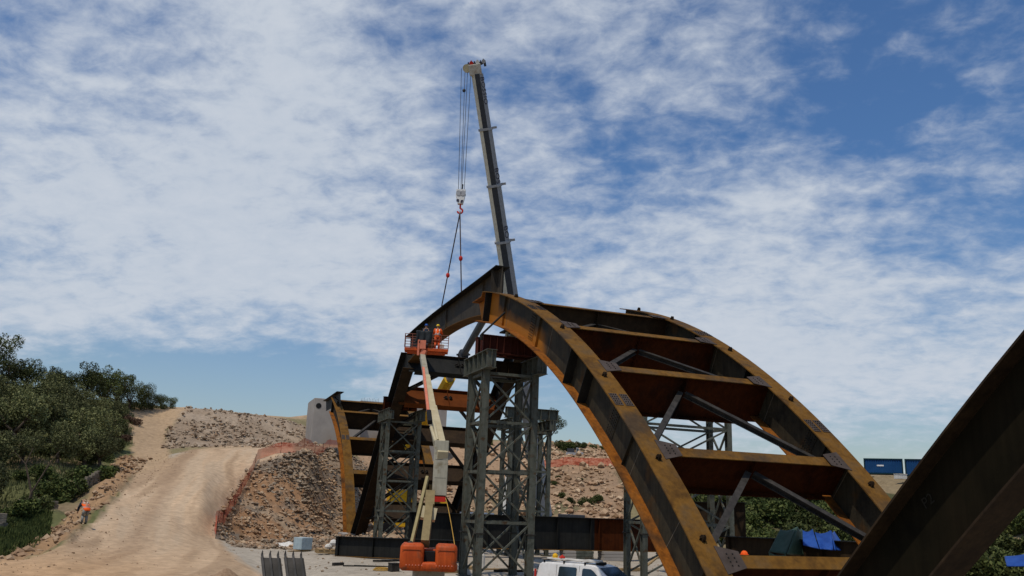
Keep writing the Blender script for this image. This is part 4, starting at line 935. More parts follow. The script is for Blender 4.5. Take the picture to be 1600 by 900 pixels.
# ------------------------------------------------------------------ boom lift
lp=at(671,872,38.2); lx,ly=lp[0],lp[1]; lzg=gz(lx,ly)
lift=thing('boom_lift','orange boom lift with cream telescopic arm raising a work basket','boom lift',(lx,ly,lzg))
vx=np.array([ray(671,872)[0],ray(671,872)[1],0]); vx/=np.linalg.norm(vx); sx_=np.array([vx[1],-vx[0],0])   # vx away from camera, sx_ to the right
zt_=at(671,851,37)[2]; zb_=at(671,894,37)[2]
w=MB()
def rbox(mb,c,ax,ay,hz_,r,n=5,mi=0,zr=.12):
    """box with rounded plan corners and softened top and bottom; ax,ay half extents as vectors"""
    la=np.linalg.norm(ax); lb=np.linalg.norm(ay); ea=ax/la; eb=ay/lb; rings=[]
    for (dz,ins) in((-hz_,zr*.8),(-hz_+zr*.5,zr*.2),(-hz_+zr,0),(hz_-zr,0),(hz_-zr*.5,zr*.2),(hz_,zr*.8)):
        ring=[]
        for qx,qy,a0 in((1,1,0),(-1,1,90),(-1,-1,180),(1,-1,270)):
            for t in range(n):
                a=math.radians(a0+90*t/(n-1)); ring.append(np.array(c)+ea*(qx*(la-r)+(r-ins)*math.cos(a))+eb*(qy*(lb-r)+(r-ins)*math.sin(a))+np.array([0,0,dz]))
        rings.append(ring)
    m=4*n; vs=[p for r_ in rings for p in r_]; fs=[(j*m+t,j*m+(t+1)%m,(j+1)*m+(t+1)%m,(j+1)*m+t) for j in range(5) for t in range(m)]+[tuple(range(m))[::-1],tuple(range(5*m,6*m))]
    mb.add(vs,fs,mi)
Cc_=np.array([lx,ly,(zt_+zb_)/2]); hz_=(zt_-zb_)/2
for sgn_,wd in((-1,.50),(1,.46)):
    w=MB(); rbox(w,Cc_+sx_*sgn_*(.24+wd)-vx*.2,sx_*wd,vx*.75,hz_,.18,mi=0,zr=.15); 
    cw=part('counterweight',w,M_ORNG,lift,smooth=True)
    s=MB(); s.obox(Cc_+sx_*sgn_*(.24+wd)-vx*.96+np.array([0,0,hz_*.55]),sx_*(wd*.85),vx*.008,(0,0,.006)); part('seam',s,M_DARK,cw)
    for i in range(6):
        s=MB(); s.tube(Cc_+sx_*(sgn_*(.3+.13*i)+0)-vx*.95-np.array([0,0,hz_*.55]),Cc_+sx_*(sgn_*(.3+.13*i))-vx*.99-np.array([0,0,hz_*.55]),.028,n=8); part('bolt_head',s,M_SALMON,cw)
w=MB(); rbox(w,Cc_-np.array([0,0,hz_*.66])-vx*.17,sx_*1.2,vx*.745,hz_*.33,.18,zr=.10); part('counterweight_base',w,M_ORNG,lift,smooth=True)
w=MB(); w.obox(Cc_+vx*1.2-np.array([0,0,.1]),sx_*1.05,vx*.9,(0,0,hz_*.7)); part('turret_hood',w,M_ORNG,lift,bevel=.06)
w=MB(); w.obox(Cc_-np.array([0,0,.1]),sx_*.22,vx*.5,(0,0,hz_*.6)); part('hydraulic_bay',w,M_BLACK,lift)
w=MB(); zc_=(lzg+zb_)/2; w.obox((lx+vx[0]*.6,ly+vx[1]*.6,lzg+.62),sx_*1.0,vx*1.9,(0,0,.28)); w.tube((lx+vx[0]*.6,ly+vx[1]*.6,lzg+.85),(lx+vx[0]*.6,ly+vx[1]*.6,zb_),.7,n=20); part('chassis',w,M_BEIGE,lift,bevel=.04)
for sa in(-1,1):
    for sb in(-1,1):
        w=MB(); c=np.array([lx,ly,lzg+.55])+vx*(.6+1.5*sb)+sx_*sa*1.12; w.tube(c-sx_*.2,c+sx_*.2,.55,n=22); wh=part('wheel',w,M_BLACK,lift,bevel=.05)
        w=MB(); w.tube(c-sx_*.21,c+sx_*.21,.28,n=16); part('rim',w,M_CREAM,wh)
# lower riser, box mast, fly boom
b_low=at(664,850,38.2); b_mid=at(671,792,39.6); b_top=at(686,775,40.6)
w=MB(); w.bar(b_low,b_mid,.34,.5); w.bar(b_mid,at(672,770,40),.42,.45); part('riser_arm',w,flat('riser_olive',(.22,.17,.08),.6),lift)
w=MB(); w.bar(at(668,812,39.4),at(672,794,39.6),.66,.3,up=vx); part('riser_link',w,M_CREAM,lift)
w=MB(); w.bar(at(643,850,38.6),at(668,745,40.2),.13,.17); part('lower_ram',w,flat('ram_dull_yellow',(.30,.25,.12),.6),lift)
w=MB(); w.sphere(at(641,850,38.3),.14); part('ram_pin',w,M_GALV,lift)
bx0=at(686,776,40.9); bx1=at(690.5,690,41.2)
w=MB(); w.bar(bx0,bx1,.68,.62,up=vx); mast=part('box_mast',w,M_BEIGE,lift,bevel=.03)
for t_ in(.02,.33,.66): 
    s=MB(); c=bx0+(bx1-bx0)*t_-vx*.312; s.obox(c,sx_*.26,vx*.004,(0,0,.008)); part('seam',s,M_GALV,mast)
s=MB(); s.obox(bx0-np.array([0,0,.12])-vx*.05,sx_*.30,vx*.3,(0,0,.12)); part('mast_foot',s,M_REDP,mast)
f0=at(691,712,41.0); f1=at(675,640,48.8); f2=at(666,590,54.5); f3=at(660,556,58.6)
for (a,b,wd,m_) in((f0,f1,.50,M_CREAM),(f1,f2,.42,M_CREAM),(f2,f3,.34,M_BEIGE)):
    w=MB(); w.bar(a-(b-a)*.03,b,wd,wd*1.1); part('fly_boom',w,m_,lift,bevel=.02)
w=MB(); w.bar(at(670,652,46),at(660,562,58),.14,.16); part('hose_track',w,M_SALMON,lift)
w=MB(); w.bar(at(670,643,45.2),at(672,660,43.8),.22,.22); part('control_box',w,M_BLACK,lift)
w=MB(); w.tube(at(674,668,43.8),at(681,690,42),.09,n=8); w.tube(at(678,660,43.8),at(684,688,42),.07,n=8); part('boom_ram',w,M_CREAM,lift)
pts=[at(696,778,40.6)]+[at(696+16*t_**.8,778+ (862-778)*t_,40.4-2.5*t_) for t_ in np.linspace(.1,1,12)]+[at(709,890,37.6)]
w=MB(); w.path(pts,.018,6); part('hanging_hose',w,flat('hose_ochre',(.45,.27,.06),.7),lift)
# basket
bz=at(665,550,59)[2]; bc=at(666,550,59); bw=1.52; bdp=.5
BC=np.array([bc[0],bc[1],bz])
w=MB(); w.obox(BC+np.array([0,0,.09]),sx_*bw,vx*bdp,(0,0,.11)); w.obox(BC-np.array([0,0,.07]),sx_*(bw*.88),vx*bdp*.8,(0,0,.05)); bk=part('basket',w,M_ORNG,lift,bevel=.02)
rail=MB(); zt2=1.15
for k_ in(.42,.80,zt2):
    for a,b in(((-1,-1),(1,-1)),((1,-1),(1,1)),((1,1),(-1,1)),((-1,1),(-1,-1))):
        rail.tube(BC+sx_*a[0]*bw+vx*a[1]*bdp+np.array([0,0,k_]),BC+sx_*b[0]*bw+vx*b[1]*bdp+np.array([0,0,k_]),.024,n=6)
for i in(-1,-.66,-.2,.25,.66,1):
    for j in(-1,1): rail.tube(BC+sx_*i*bw+vx*j*bdp+np.array([0,0,.2]),BC+sx_*i*bw+vx*j*bdp+np.array([0,0,zt2]),.024,n=6)
part('guard_rail',rail,flat('rail_maroon',(.20,.07,.05),.6),bk)
w=MB(); w.bar(f3-vx*.1,BC+np.array([0,0,.05])-vx*.55-sx_*.1,.30,.34); w.obox(BC-vx*.62+np.array([0,0,.40])-sx_*.25,sx_*.2,vx*.1,(0,0,.3)); w.obox(BC-vx*.55+np.array([0,0,.2])-sx_*.55,sx_*.07,vx*.05,(0,0,.55)); part('jib_mount',w,M_SALMON,lift)
w=MB(); w.bar(BC+sx_*1.05+vx*.1+np.array([0,0,.2]),BC+sx_*1.05+vx*.1+np.array([0,0,.62]),.3); tag(part('paint_bucket',w,M_PLAST,None,loc=tuple(BC+sx_*1.05),bevel=.04),'white bucket on the floor at the right end of the lift basket','bucket')
# dark sheet hung over the rail: a folded cloth of its own
def cloth(name,label,cat,grid,m,thick=.02):
    n=len(grid); k_=len(grid[0]); w=MB(); w.v=[tuple(p) for r_ in grid for p in r_]; w.f=[(i*k_+j,i*k_+j+1,(i+1)*k_+j+1,(i+1)*k_+j) for i in range(n-1) for j in range(k_-1)]; w.m=[0]*len(w.f)
    o=part(name,w,m,None,smooth=True,loc=tuple(grid[n//2][k_//2])); s=o.modifiers.new('t','SOLIDIFY'); s.thickness=thick; return tag(o,label,cat)
gr=[]
for i in range(9):
    row=[]
    for j in range(16):
        u_=j/15; v_=i/8
        row.append(BC+sx_*(-.78+1.10*u_+.05*math.sin(v_*4))-vx*(bdp+.07+.05*math.sin(u_*17+v_*1.5)+.04*math.sin(u_*31))+np.array([0,0,1.40-.88*v_+.03*math.sin(u_*9)-.08*(u_-.5)**2]))
    gr.append(row)
cloth('welding_blanket','black blanket draped over the front rail of the raised basket','blanket',gr,flat('blanket_black',(.025,.03,.034),.6))
yawv=math.atan2(-vx[0],vx[1])
fz=bz+.21
person('worker in dark jacket and blue helmet behind the black blanket in the basket',tuple(BC-sx_*.10+vx*.05+np.array([0,0,.21])),yawv,dict(wl=(-.2,.40,1.15),wr=(.2,.42,1.2),el=(-.27,.2,1.15),er=(.27,.2,1.15)),[M_SKIN,M_NAVY,M_NAVY,M_TROU],helmet=M_HELB,group='people at work')
person('worker in an orange vest and yellow helmet standing at the right of the raised basket',tuple(BC+sx_*.72-vx*.02+np.array([0,0,.21])),yawv,dict(wl=(-.18,.40,1.2),wr=(.30,.40,1.28),el=(-.27,.22,1.18),er=(.32,.2,1.2)),[M_SKIN,M_OTROU,M_HIVIS,M_OTROU],helmet=M_HELY,vest=M_HIVIS,group='people at work')
# worker on the road edge, bending
pp=at(130,824,60.5); pz=gz(pp[0],pp[1]); 
person('worker in orange vest bending over rocks at the left edge of the road',(pp[0],pp[1],pz),math.radians(35),dict(pel=(0,-.12,.88),chest=(0,.14,1.14),neck=(0,.34,1.24),hd0=(0,.42,1.26),hd1=(0,.52,1.32),sl=(-.19,.27,1.18),sr=(.19,.27,1.18),el=(-.26,.36,.92),er=(.26,.38,.92),wl=(-.2,.50,.72),wr=(.2,.52,.74),hl=(-.1,-.1,.84),hr=(.1,-.1,.84)),[M_SKIN,M_HIVIS,M_NAVY,flat('grey_trousers',(.22,.22,.2),.9)],vest=M_HIVIS,group='people at work',scale=1.05)

# ------------------------------------------------------------------ van
va=at(836,872,41.5); vb=at(1008,893,38.6)
dirv=np.array([vb[0]-va[0],vb[1]-va[1],0]); dirv/=np.linalg.norm(dirv); wv_=np.array([-dirv[1],dirv[0],0])  # towards far side
vzt=at(850,877,41)[2]; vzg=vzt-1.98
van=thing('delivery_van','white panel van with dark side windows and things on its roof','van',(va[0],va[1],vzg),None)
O=np.array([va[0],va[1],vzg])
def VP(x,y,z): return O+dirv*x+wv_*y+np.array([0,0,z])
prof=[(.05,.35),(.0,.7),(.02,1.1),(.16,1.82),(.30,1.93),(2.2,1.97),(3.05,1.95),(3.35,1.88),(4.15,1.28),(4.72,1.10),(4.88,.85),(4.90,.42),(4.8,.33)]
def inset(z): return 0.0 if z<1.1 else .16*(z-1.1)/.85
w=MB(); vs=[];n=len(prof); HW=1.9
for yy in(0,HW):
    for x,z in prof: 
        i_=inset(z); vs.append(VP(x,i_ if yy==0 else HW-i_,z))
fs=[tuple(range(n)),tuple(range(n,2*n))[::-1]]+[((i+1)%n,i,n+i,n+(i+1)%n) for i in range(n)]
w.add(vs,fs); body=part('body',w,M_WHITE,van,bevel=.05)
def side_poly(mb,pts,sds,off=.012):
    for sd in sds:
        P=[VP(x,(inset(z)-off) if sd==0 else HW-inset(z)+off,z) for x,z in pts]; Q=[VP(x,(inset(z)+.01) if sd==0 else HW-inset(z)-.01,z) for x,z in pts]
        m_=len(P); f_=[tuple(range(m_)),tuple(range(m_,2*m_))[::-1]]+[((i+1)%m_,i,m_+i,m_+(i+1)%m_) for i in range(m_)]
        if sd: f_=[t[::-1] for t in f_]
        mb.add(P+Q,f_)
for sd_ in(0,1):
    w=MB(); side_poly(w,[(1.25,1.18),(1.28,1.76),(1.34,1.80),(2.16,1.80),(2.22,1.75),(2.22,1.18)],(sd_,)); part('side_window',w,M_GLASS,van)
for sd_ in(0,1):
    w=MB(); side_poly(w,[(2.52,1.16),(2.52,1.74),(2.58,1.79),(2.95,1.78),(3.10,1.70),(3.62,1.27),(3.64,1.16)],(sd_,)); part('cab_window',w,M_GLASS,van)
w=MB(); x0,z0,x1_,z1_=3.38,1.86,4.12,1.30
P=[VP(x0+.02,.16,z0+.012),VP(x0+.02,HW-.16,z0+.012),VP(x1_+.02,HW-.07,z1_+.012),VP(x1_+.02,.07,z1_+.012)]; w.add(P,[(0,3,2,1)]); part('windscreen',w,M_GLASS,van)
w=MB()
for (xa_,za_,xb_,zb2) in((2.36,.45,2.36,1.88),(1.12,.45,1.14,1.85),(3.68,.5,3.68,1.2)): 
    y_=inset((za_+zb2)/2)
    w.bar(VP(xa_,inset(za_)-.004,za_),VP(xb_,inset(zb2)-.004,zb2),.012,.012)
part('door_seam',w,M_GALV,van)
for sd in(-.02,HW-.04):
    w=MB(); w.obox(VP(.04,sd+.03,1.30),dirv*.035,wv_*.04,(0,0,.30)); part('tail_light',w,M_REDP,van)
    w=MB(); w.obox(VP(4.75,sd+.22,.92),dirv*.06,wv_*.16,(0,0,.11)); part('headlight',w,M_GLASS,van)
    w=MB(); w.obox(VP(3.78,sd-(.12 if sd<0 else -.16),1.22),dirv*.06,wv_*.1,(0,0,.13)); part('wing_mirror',w,M_BLACK,van,bevel=.02)
for x_ in(.95,3.95):
    for y_ in(.02,HW-.24):
        w=MB(); w.tube(VP(x_,y_,.34),VP(x_,y_+.22,.34),.34,n=22); wh=part('wheel',w,M_BLACK,van); w=MB(); w.tube(VP(x_,y_-.006,.34),VP(x_,y_+.226,.34),.2,n=14); part('rim',w,M_CRGREY,wh)
w=MB(); w.obox(VP(-.03,HW/2,.55),dirv*.08,wv_*(HW/2-.02),(0,0,.14)); w.obox(VP(4.88,HW/2,.5),dirv*.08,wv_*(HW/2-.02),(0,0,.16)); part('bumper',w,M_CRDARK,van,bevel=.03)
w=MB(); w.obox(VP(.045,HW/2,1.45),dirv*.03,wv_*(HW/2-.22),(0,0,.28)); part('rear_window',w,M_GLASS,van)
for x_ in(.42,1.5,2.62):
    w=MB(); w.bar(VP(x_,.12,2.03),VP(x_,HW-.12,2.03),.06,.04)
    for y_ in(.17,HW-.17): w.bar(VP(x_,y_,1.92),VP(x_,y_,2.05),.06)
    part('roof_bar',w,M_BLACK,van)
def on_roof(name,label,cat,mb,m,bev=.01): return tag(part(name,mb,m,None,loc=tuple(VP(1.2,.9,2.05)),bevel=bev),label,cat)
w=MB(); w.obox(VP(1.6,.7,2.09),dirv*1.25,wv_*.22,(0,0,.035)); on_roof('plank','long pale plank lying on the van roof bars','plank',w,M_PLAST)
w=MB(); w.obox(VP(2.75,.65,2.10),dirv*.35,wv_*.3,(0,0,.05)); on_roof('box','flat pale box on the front of the van roof','box',w,M_PLAST)
w=MB(); w.sphere(VP(.72,.62,2.20),.13,nu=12,nv=8); w.tube(VP(.72,.62,2.12),VP(.72,.62,2.16),.13,n=12); on_roof('helmet','yellow hard hat on the rear of the van roof','helmet',w,M_YEL)
w=MB(); w.tube(VP(.98,.6,2.12),VP(1.1,.72,2.24),.06,n=8); w.tube(VP(1.1,.5,2.14),VP(1.3,.55,2.18),.05,n=8); on_roof('tool','red handled tool beside the yellow hard hat on the van','tool',w,M_REDP)
w=MB(); w.tube(VP(3.0,.5,2.0),VP(3.3,.9,2.02),.07,n=8); w.obox(VP(3.05,.9,2.0),dirv*.12,wv_*.12,(0,0,.06)); on_roof('strap_roll','dark roll of straps above the van windscreen','strap',w,M_DARK)

# ------------------------------------------------------------------ steel bundles, boxes, mound
for i,(px,lab) in enumerate(((423,'left one of the two leaning dark ribbed steel panels'),(459,'right one of the two leaning dark ribbed steel panels'))):
    tp=at(px,872,30); a=np.array([cr[0],cr[1],0]); a/=np.linalg.norm(a); bk_=np.array([-a[1],a[0],0])
    base=tp-bk_*1.6+a*1.05; base[2]=gz(base[0],base[1])
    root=thing('ribbed_panel',lab,'steel panel',tuple(base),'leaning ribbed steel panels')
    upv=tp-base; nr=np.cross(a,upv); nr/=np.linalg.norm(nr)
    if nr@(CAM-tp)<0: nr=-nr
    w=MB(); w.obox((tp+base)/2,a*.33,upv/2,nr*.02); sh=part('sheet',w,mat('panel_grey',[(.035,.034,.032),(.075,.07,.065)],scale=2,rough=.7),root)
    for k_ in(-.26,0,.26):
        w=MB(); w.obox((tp+base)/2+a*(k_*1.0)+nr*.09+upv*.01,a*.035,upv*.50,nr*.07); w.prism([(-.035,0),(.035,0),(.0,.16)],tp+a*k_+nr*.04+upv*.01,a,(0,0,1),nr*.1); part('rib',w,mat('panel_grey',[]) ,root)
    w=MB(); w.bar(tp-upv*.3-nr*.03,tp-upv*.3-nr*1.6-np.array([0,0,tp[2]*.66]),.06); part('prop',w,M_DARK,root)
def gp_(px,py,R=None,z=None):
    # walk the sight line until it meets the ground
    d=ray(px,py); hd_=math.hypot(d[0],d[1])
    r=18.
    while r<180:
        p=CAM+d*(r/hd_)
        if p[2]<=gz(p[0],p[1]): return np.array([p[0],p[1],gz(p[0],p[1])])
        r+=.2
    return CAM+d*(80/hd_)
c=gp_(472,862); k_=np.linalg.norm(c-CAM)/F
w=MB(); w.box((c[0],c[1],c[2]+.55),(20*k_,18*k_,.8),rz=.6); cb=tag(part('wrapped_crate',w,M_PALEB,None,loc=tuple(c),bevel=.02),'pale blue wrapped crate standing on a pallet below the rubble slope','crate')
w=MB(); 
for j in range(3): w.box((c[0],c[1],c[2]+.05),(30*k_,.12,.1),rz=.6) if j==0 else w.obox((c[0]+(-1)**j*.35,c[1]+(-1)**j*.5,c[2]+.05),(.7,.45,0),(-.05,.08,0),(0,0,.05))
tag(part('pallet',w,M_WOOD,None,loc=tuple(c)),'low wooden pallet under the pale blue crate','pallet')
c=gp_(518,866)
w=MB()
for j in range(5): w.obox((c[0]-.8+.4*j,c[1],c[2]+.32),(.14,0,0),(0,.6,0),(0,0,.02))
for j in range(3): w.obox((c[0],c[1]-.5+.5*j,c[2]+.18),(1.05,0,0),(0,.06,0),(0,0,.11))
tag(part('pallet',w,M_WOOD,None,loc=tuple(c)),'wooden pallet with scraps on it beside the white plastic sheet','pallet')
w=MB(); 
for j,(a,b,s) in enumerate(((-.3,0,.2),(.1,.2,.26),(-.1,.3,.22),(.5,-.1,.15))): w.sphere((c[0]+a,c[1]+b,c[2]+.36+s*.6+(.2 if j==1 else 0)),s,sz=.9,nu=6,nv=4)
tag(part('rag_pile',w,M_PLAST,None,loc=tuple(c)),'pale rags heaped on the wooden pallet','rags')
def lumpy(name,label,cat,c,ra,rb_,h,m,seed,kind_=None):
    n=26; mm_=14; g=[]
    for i in range(mm_):
        row=[]
        for j in range(n+1):
            a=2*math.pi*(j%n)/n; r=(i/(mm_-1)); 
            hgt=h*(1-r**1.6)*(.7+.6*float(fbm(np.array(3+r*math.cos(a)*2.2),np.array(3+r*math.sin(a)*2.2),1.0,seed)))
            x=c[0]+ra*r*math.cos(a); y=c[1]+rb_*r*math.sin(a); row.append((x,y,gz(x,y)-.03+hgt))
        g.append(row)
    k_=n+1; w=MB(); w.v=[p for r_ in g for p in r_]; w.f=[(i*k_+j,(i+1)*k_+j,(i+1)*k_+j+1,i*k_+j+1) for i in range(mm_-1) for j in range(n)]; w.m=[0]*len(w.f)
    o=part(name,w,m,None,smooth=True,loc=tuple(c)); return tag(o,label,cat,kind=kind_)
c=gp_(570,868); lumpy('plastic_sheet','crumpled whitish plastic sheet on the gravel in front of the low girder','plastic sheet',c,1.5,.8,.75,M_PLAST,4)
c=gp_(448,856); lumpy('sack_pile','low pile of pale sacks left of the blue crate','sacks',c,1.2,.7,.45,M_PLAST,8)
c=at(352,893,40); c=np.array([c[0],c[1],gz(c[0],c[1])]); lumpy('dirt_mound','small mound of brown earth between road and yard','mound',c,1.3,1.1,.62,mat('mound_earth',[(.20,.13,.08),(.36,.25,.16)],scale=5,rough=.95,bump=.5),12)
c=gp_(615,893); w=MB(); w.box((c[0],c[1],c[2]+.2),(.5,.4,.4),rz=.3); w.box((c[0],c[1],c[2]+.42),(.54,.44,.05),rz=.3); tag(part('tool_box',w,M_GALV,None,loc=tuple(c),bevel=.02),'small grey tool box on the ground left of the boom lift','tool box')
# gas bottle like white and black object inside the tower foot
c=gp_(753,888); w=MB(); w.tube(c,c+np.array([0,0,.7]),.16,n=12); w.tube(c+np.array([0,0,.7]),c+np.array([0,0,.95]),.14,.05,12); gb_=part('body',w,M_PLAST,thing('gas_bottle','white gas bottle standing inside the foot of the central tower','gas bottle',tuple(c)))
w=MB(); w.tube(c+np.array([0,0,.95]),c+np.array([0,0,1.05]),.06,n=8); part('valve',w,M_DARK,gb_.parent)
# timber planks by the towers
for i,(px,py,lab) in enumerate(((770,893,'pale timber plank on the ground inside the central tower'),(1030,892,'leaning light timber against the right lattice tower'))):
    c=gp_(px,py); w=MB(); w.bar(c+np.array([-1.2,0,.1]),c+np.array([1.2,.3,.1 if i==0 else 1.6]),.22,.08); tag(part('timber_plank',w,M_WOOD,None,loc=tuple(c)),lab,'plank')

# site clutter near the tower feet
for i,(px,py,ln,ang,hh_,m_,lab,cat_) in enumerate(((700,896,1.6,.2,.16,M_WOOD,'short timber baulk on the gravel right of the boom lift','timber'),(735,889,1.1,1.2,.14,M_WOOD,'timber block under the left leg of the central tower','timber'),
   (800,894,2.2,.1,.12,M_BROWN,'rusty steel offcut lying across the foot of the central tower','steel offcut'),(612,878,2.4,.15,.10,M_DARK,'thin dark bars lying on the gravel left of the boom lift','steel bar'),
   (575,886,2.8,-.1,.07,M_DARK,'crooked dark bar on the open gravel of the yard','steel bar'),(528,884,.7,.5,.16,M_GALV,'small dark lump of scrap in the middle of the yard','scrap'),(985,893,1.8,.3,.2,M_WOOD,'timber beam on the ground left of the right lattice tower','timber'),(1068,896,1.2,.9,.3,M_CONC,'pale concrete lump beside the foot of the near rib','concrete lump'))):
    c=gp_(px,py); d_=np.array([math.cos(ang),math.sin(ang),0]); w=MB(); w.bar(c+np.array([0,0,hh_/2])-d_*ln/2,c+np.array([0,0,hh_/2])+d_*ln/2,hh_*1.3,hh_)
    if i in(3,4): w.bar(c+np.array([.2,.3,hh_/2])-d_*ln/3,c+np.array([.5,-.2,hh_/2])+d_*ln/2,hh_,hh_)
    tag(part('site_scrap' if i in(2,5) else 'timber_baulk' if i in(0,1,6) else 'steel_bar' if i in(3,4) else 'concrete_lump',w,m_,None,loc=tuple(c),bevel=.01),lab,cat_)
c=gp_(596,892); w=MB()
for k_ in range(3):
    P_c=[c+np.array([(.45-.06*k_)*math.cos(t_),(.45-.06*k_)*math.sin(t_),.04+.05*k_]) for t_ in np.linspace(0,2*math.pi,18)]; w.path(P_c,.025,6)
tag(part('hose_coil',w,flat('hose_ochre',(.45,.27,.06),.7),None,loc=tuple(c)),'coiled yellow hose on the gravel by the small grey tool box','hose')

# ------------------------------------------------------------------ tarpaulins on the right
def tent(label,pts,m,R):
    """draped sheet over a ridge: photo-surveyed corners with own depth"""
    P=[at(px,py,R+dr) for px,py,dr in pts]; return P
def drape(name,label,quad,m,folds,n=14,k_=18,amp=.07):
    (A,B,Cq,D)=quad; g=[]
    for i in range(n):
        row=[]
        for j in range(k_):
            u_=j/(k_-1); v_=i/(n-1)
            p=(A*(1-u_)+B*u_)*(1-v_)+(D*(1-u_)+Cq*u_)*v_
            p=p+vx*(-amp*math.sin(u_*folds+v_*1.3)*v_)+np.array([0,0,-.10*math.sin(math.pi*u_)*(1-v_)])
            row.append(p)
        g.append(row)
    return g
def tarp(name,label,faces,m):
    root=thing(name,label,'tarpaulin',tuple(faces[0][2]))
    for i,q in enumerate(faces):
        g=drape('',label,q,m,5+4*i); n=len(g);kk=len(g[0]); w=MB(); w.v=[tuple(p) for r_ in g for p in r_]; w.f=[(a*kk+b,a*kk+b+1,(a+1)*kk+b+1,(a+1)*kk+b) for a in range(n-1) for b in range(kk-1)]; w.m=[0]*len(w.f)
        o=part('canvas_side',w,m,root,smooth=True); s=o.modifiers.new('t','SOLIDIFY'); s.thickness=.02
    return root
R=44.2
r1=at(1219,828,R+.3); r2=at(1246,823,R-.6); e1=at(1201,862,R-.6); e1b=at(1203,874,R-.5)
e2=at(1228,866,R-1.6); e3=at(1262,875,R-.8); r1b=at(1226,829,R+2.2); e4=at(1270,868,R+1.5)
tarp('green_tarpaulin','dark green tarpaulin draped like a tent over the right girder',[(r1,r2,e2,e1),(r2,at(1252,826,R+1.2),e4,e2),(e1,e2,at(1229,876,R-1.55),e1b)],M_TGREEN)
R=44.0
a1=at(1254,829,R); a2=at(1270,827,R); a3=at(1298,829,R-.2); a4=at(1303,830,R+1.5)
tarp('blue_tarpaulin','bright blue tarpaulin over the girder just right of the green one',[(a1,a2,at(1280,858,R-1.3),at(1254,852,R-1.0)),(at(1273,832,R),a3,at(1303,860,R-1.2),at(1280,858,R-1.3)),(a3,a4,at(1322,860,R+.3),at(1303,860,R-1.2))],M_TBLUE)
tarp('blue_tarpaulin','blue tarpaulin under the near arch at the lower right corner',[(at(1570,870,31),at(1640,850,30),at(1645,886,29.5),at(1571,885,30))],M_TBLUE)
c=at(1163,866,41); w=MB(); w.sphere(c,.16,nu=10,nv=6,lo=0); w.tube(c-np.array([0,0,.02]),c,.2,n=12); tag(part('helmet',w,M_HIVIS,None,loc=tuple(c)),'tiny orange hard hat left on the girder flange by the green tarpaulin','helmet')

# ------------------------------------------------------------------ abutment, containers, truck, fences
# concrete abutment with wing wall and deck slab
ab=thing('bridge_abutment','grey concrete abutment block and deck wall at the end of the dirt road','abutment',tuple(at(500,696,137)))
A0=at(487,620,140); A1=at(527,616,128)
zt1=at(505,620,132)[2]; zb1=at(505,700,132)[2]-1.5
fl_=at(486,697,134); fr_=at(760,697,150)
p0_=np.array([fl_[0],fl_[1]]); 
ydir=np.array([0,1.]); xdir=np.array([1.,0])
w=MB(); xL=at(488,660,134)[0]; xR=at(800,660,134)[0]; yF=134*math.cos(math.radians(hz(500)))
w.box(((xL+xL+7.5)/2,yF+3,(zt1+zb1)/2),(7.5,6,zt1-zb1)); part('block',w,M_CONC,ab,bevel=.06)
zt2_=at(620,627,136)[2]; zb2_=at(600,640,136)[2]
w=MB(); w.box(((xL+7.5+xR-8)/2+.1,yF+4.5,(zt2_+zb1)/2),(xR-8-xL-7.5,4,zt2_-zb1)); part('deck_wall',w,M_CONC,ab)
q_=ony(498,634,yF); w=MB(); w.tube(q_-np.array([0,.04,0]),q_+np.array([0,.3,0]),.42,n=14); part('recess',w,M_BLACK,ab)
w=MB(); w.prism([(0,0),(1.6,-.1),(1.6,-3.2),(0,-(zt1-zb1))],(xL+.5,yF+6.001,zt1-.02),(0,1,0),(0,0,1),(-.5,0,0)); part('wing_wall',w,M_CONC,ab)
w=MB()
for i in range(12): w.tube((xL+7.3+i*.25,yF+.5,zt1-.1),(xL+7.3+i*.25,yF+.5,zt1+.5+.1*(i%3)),.02,n=5)
part('rebar',w,M_BROWN,ab)
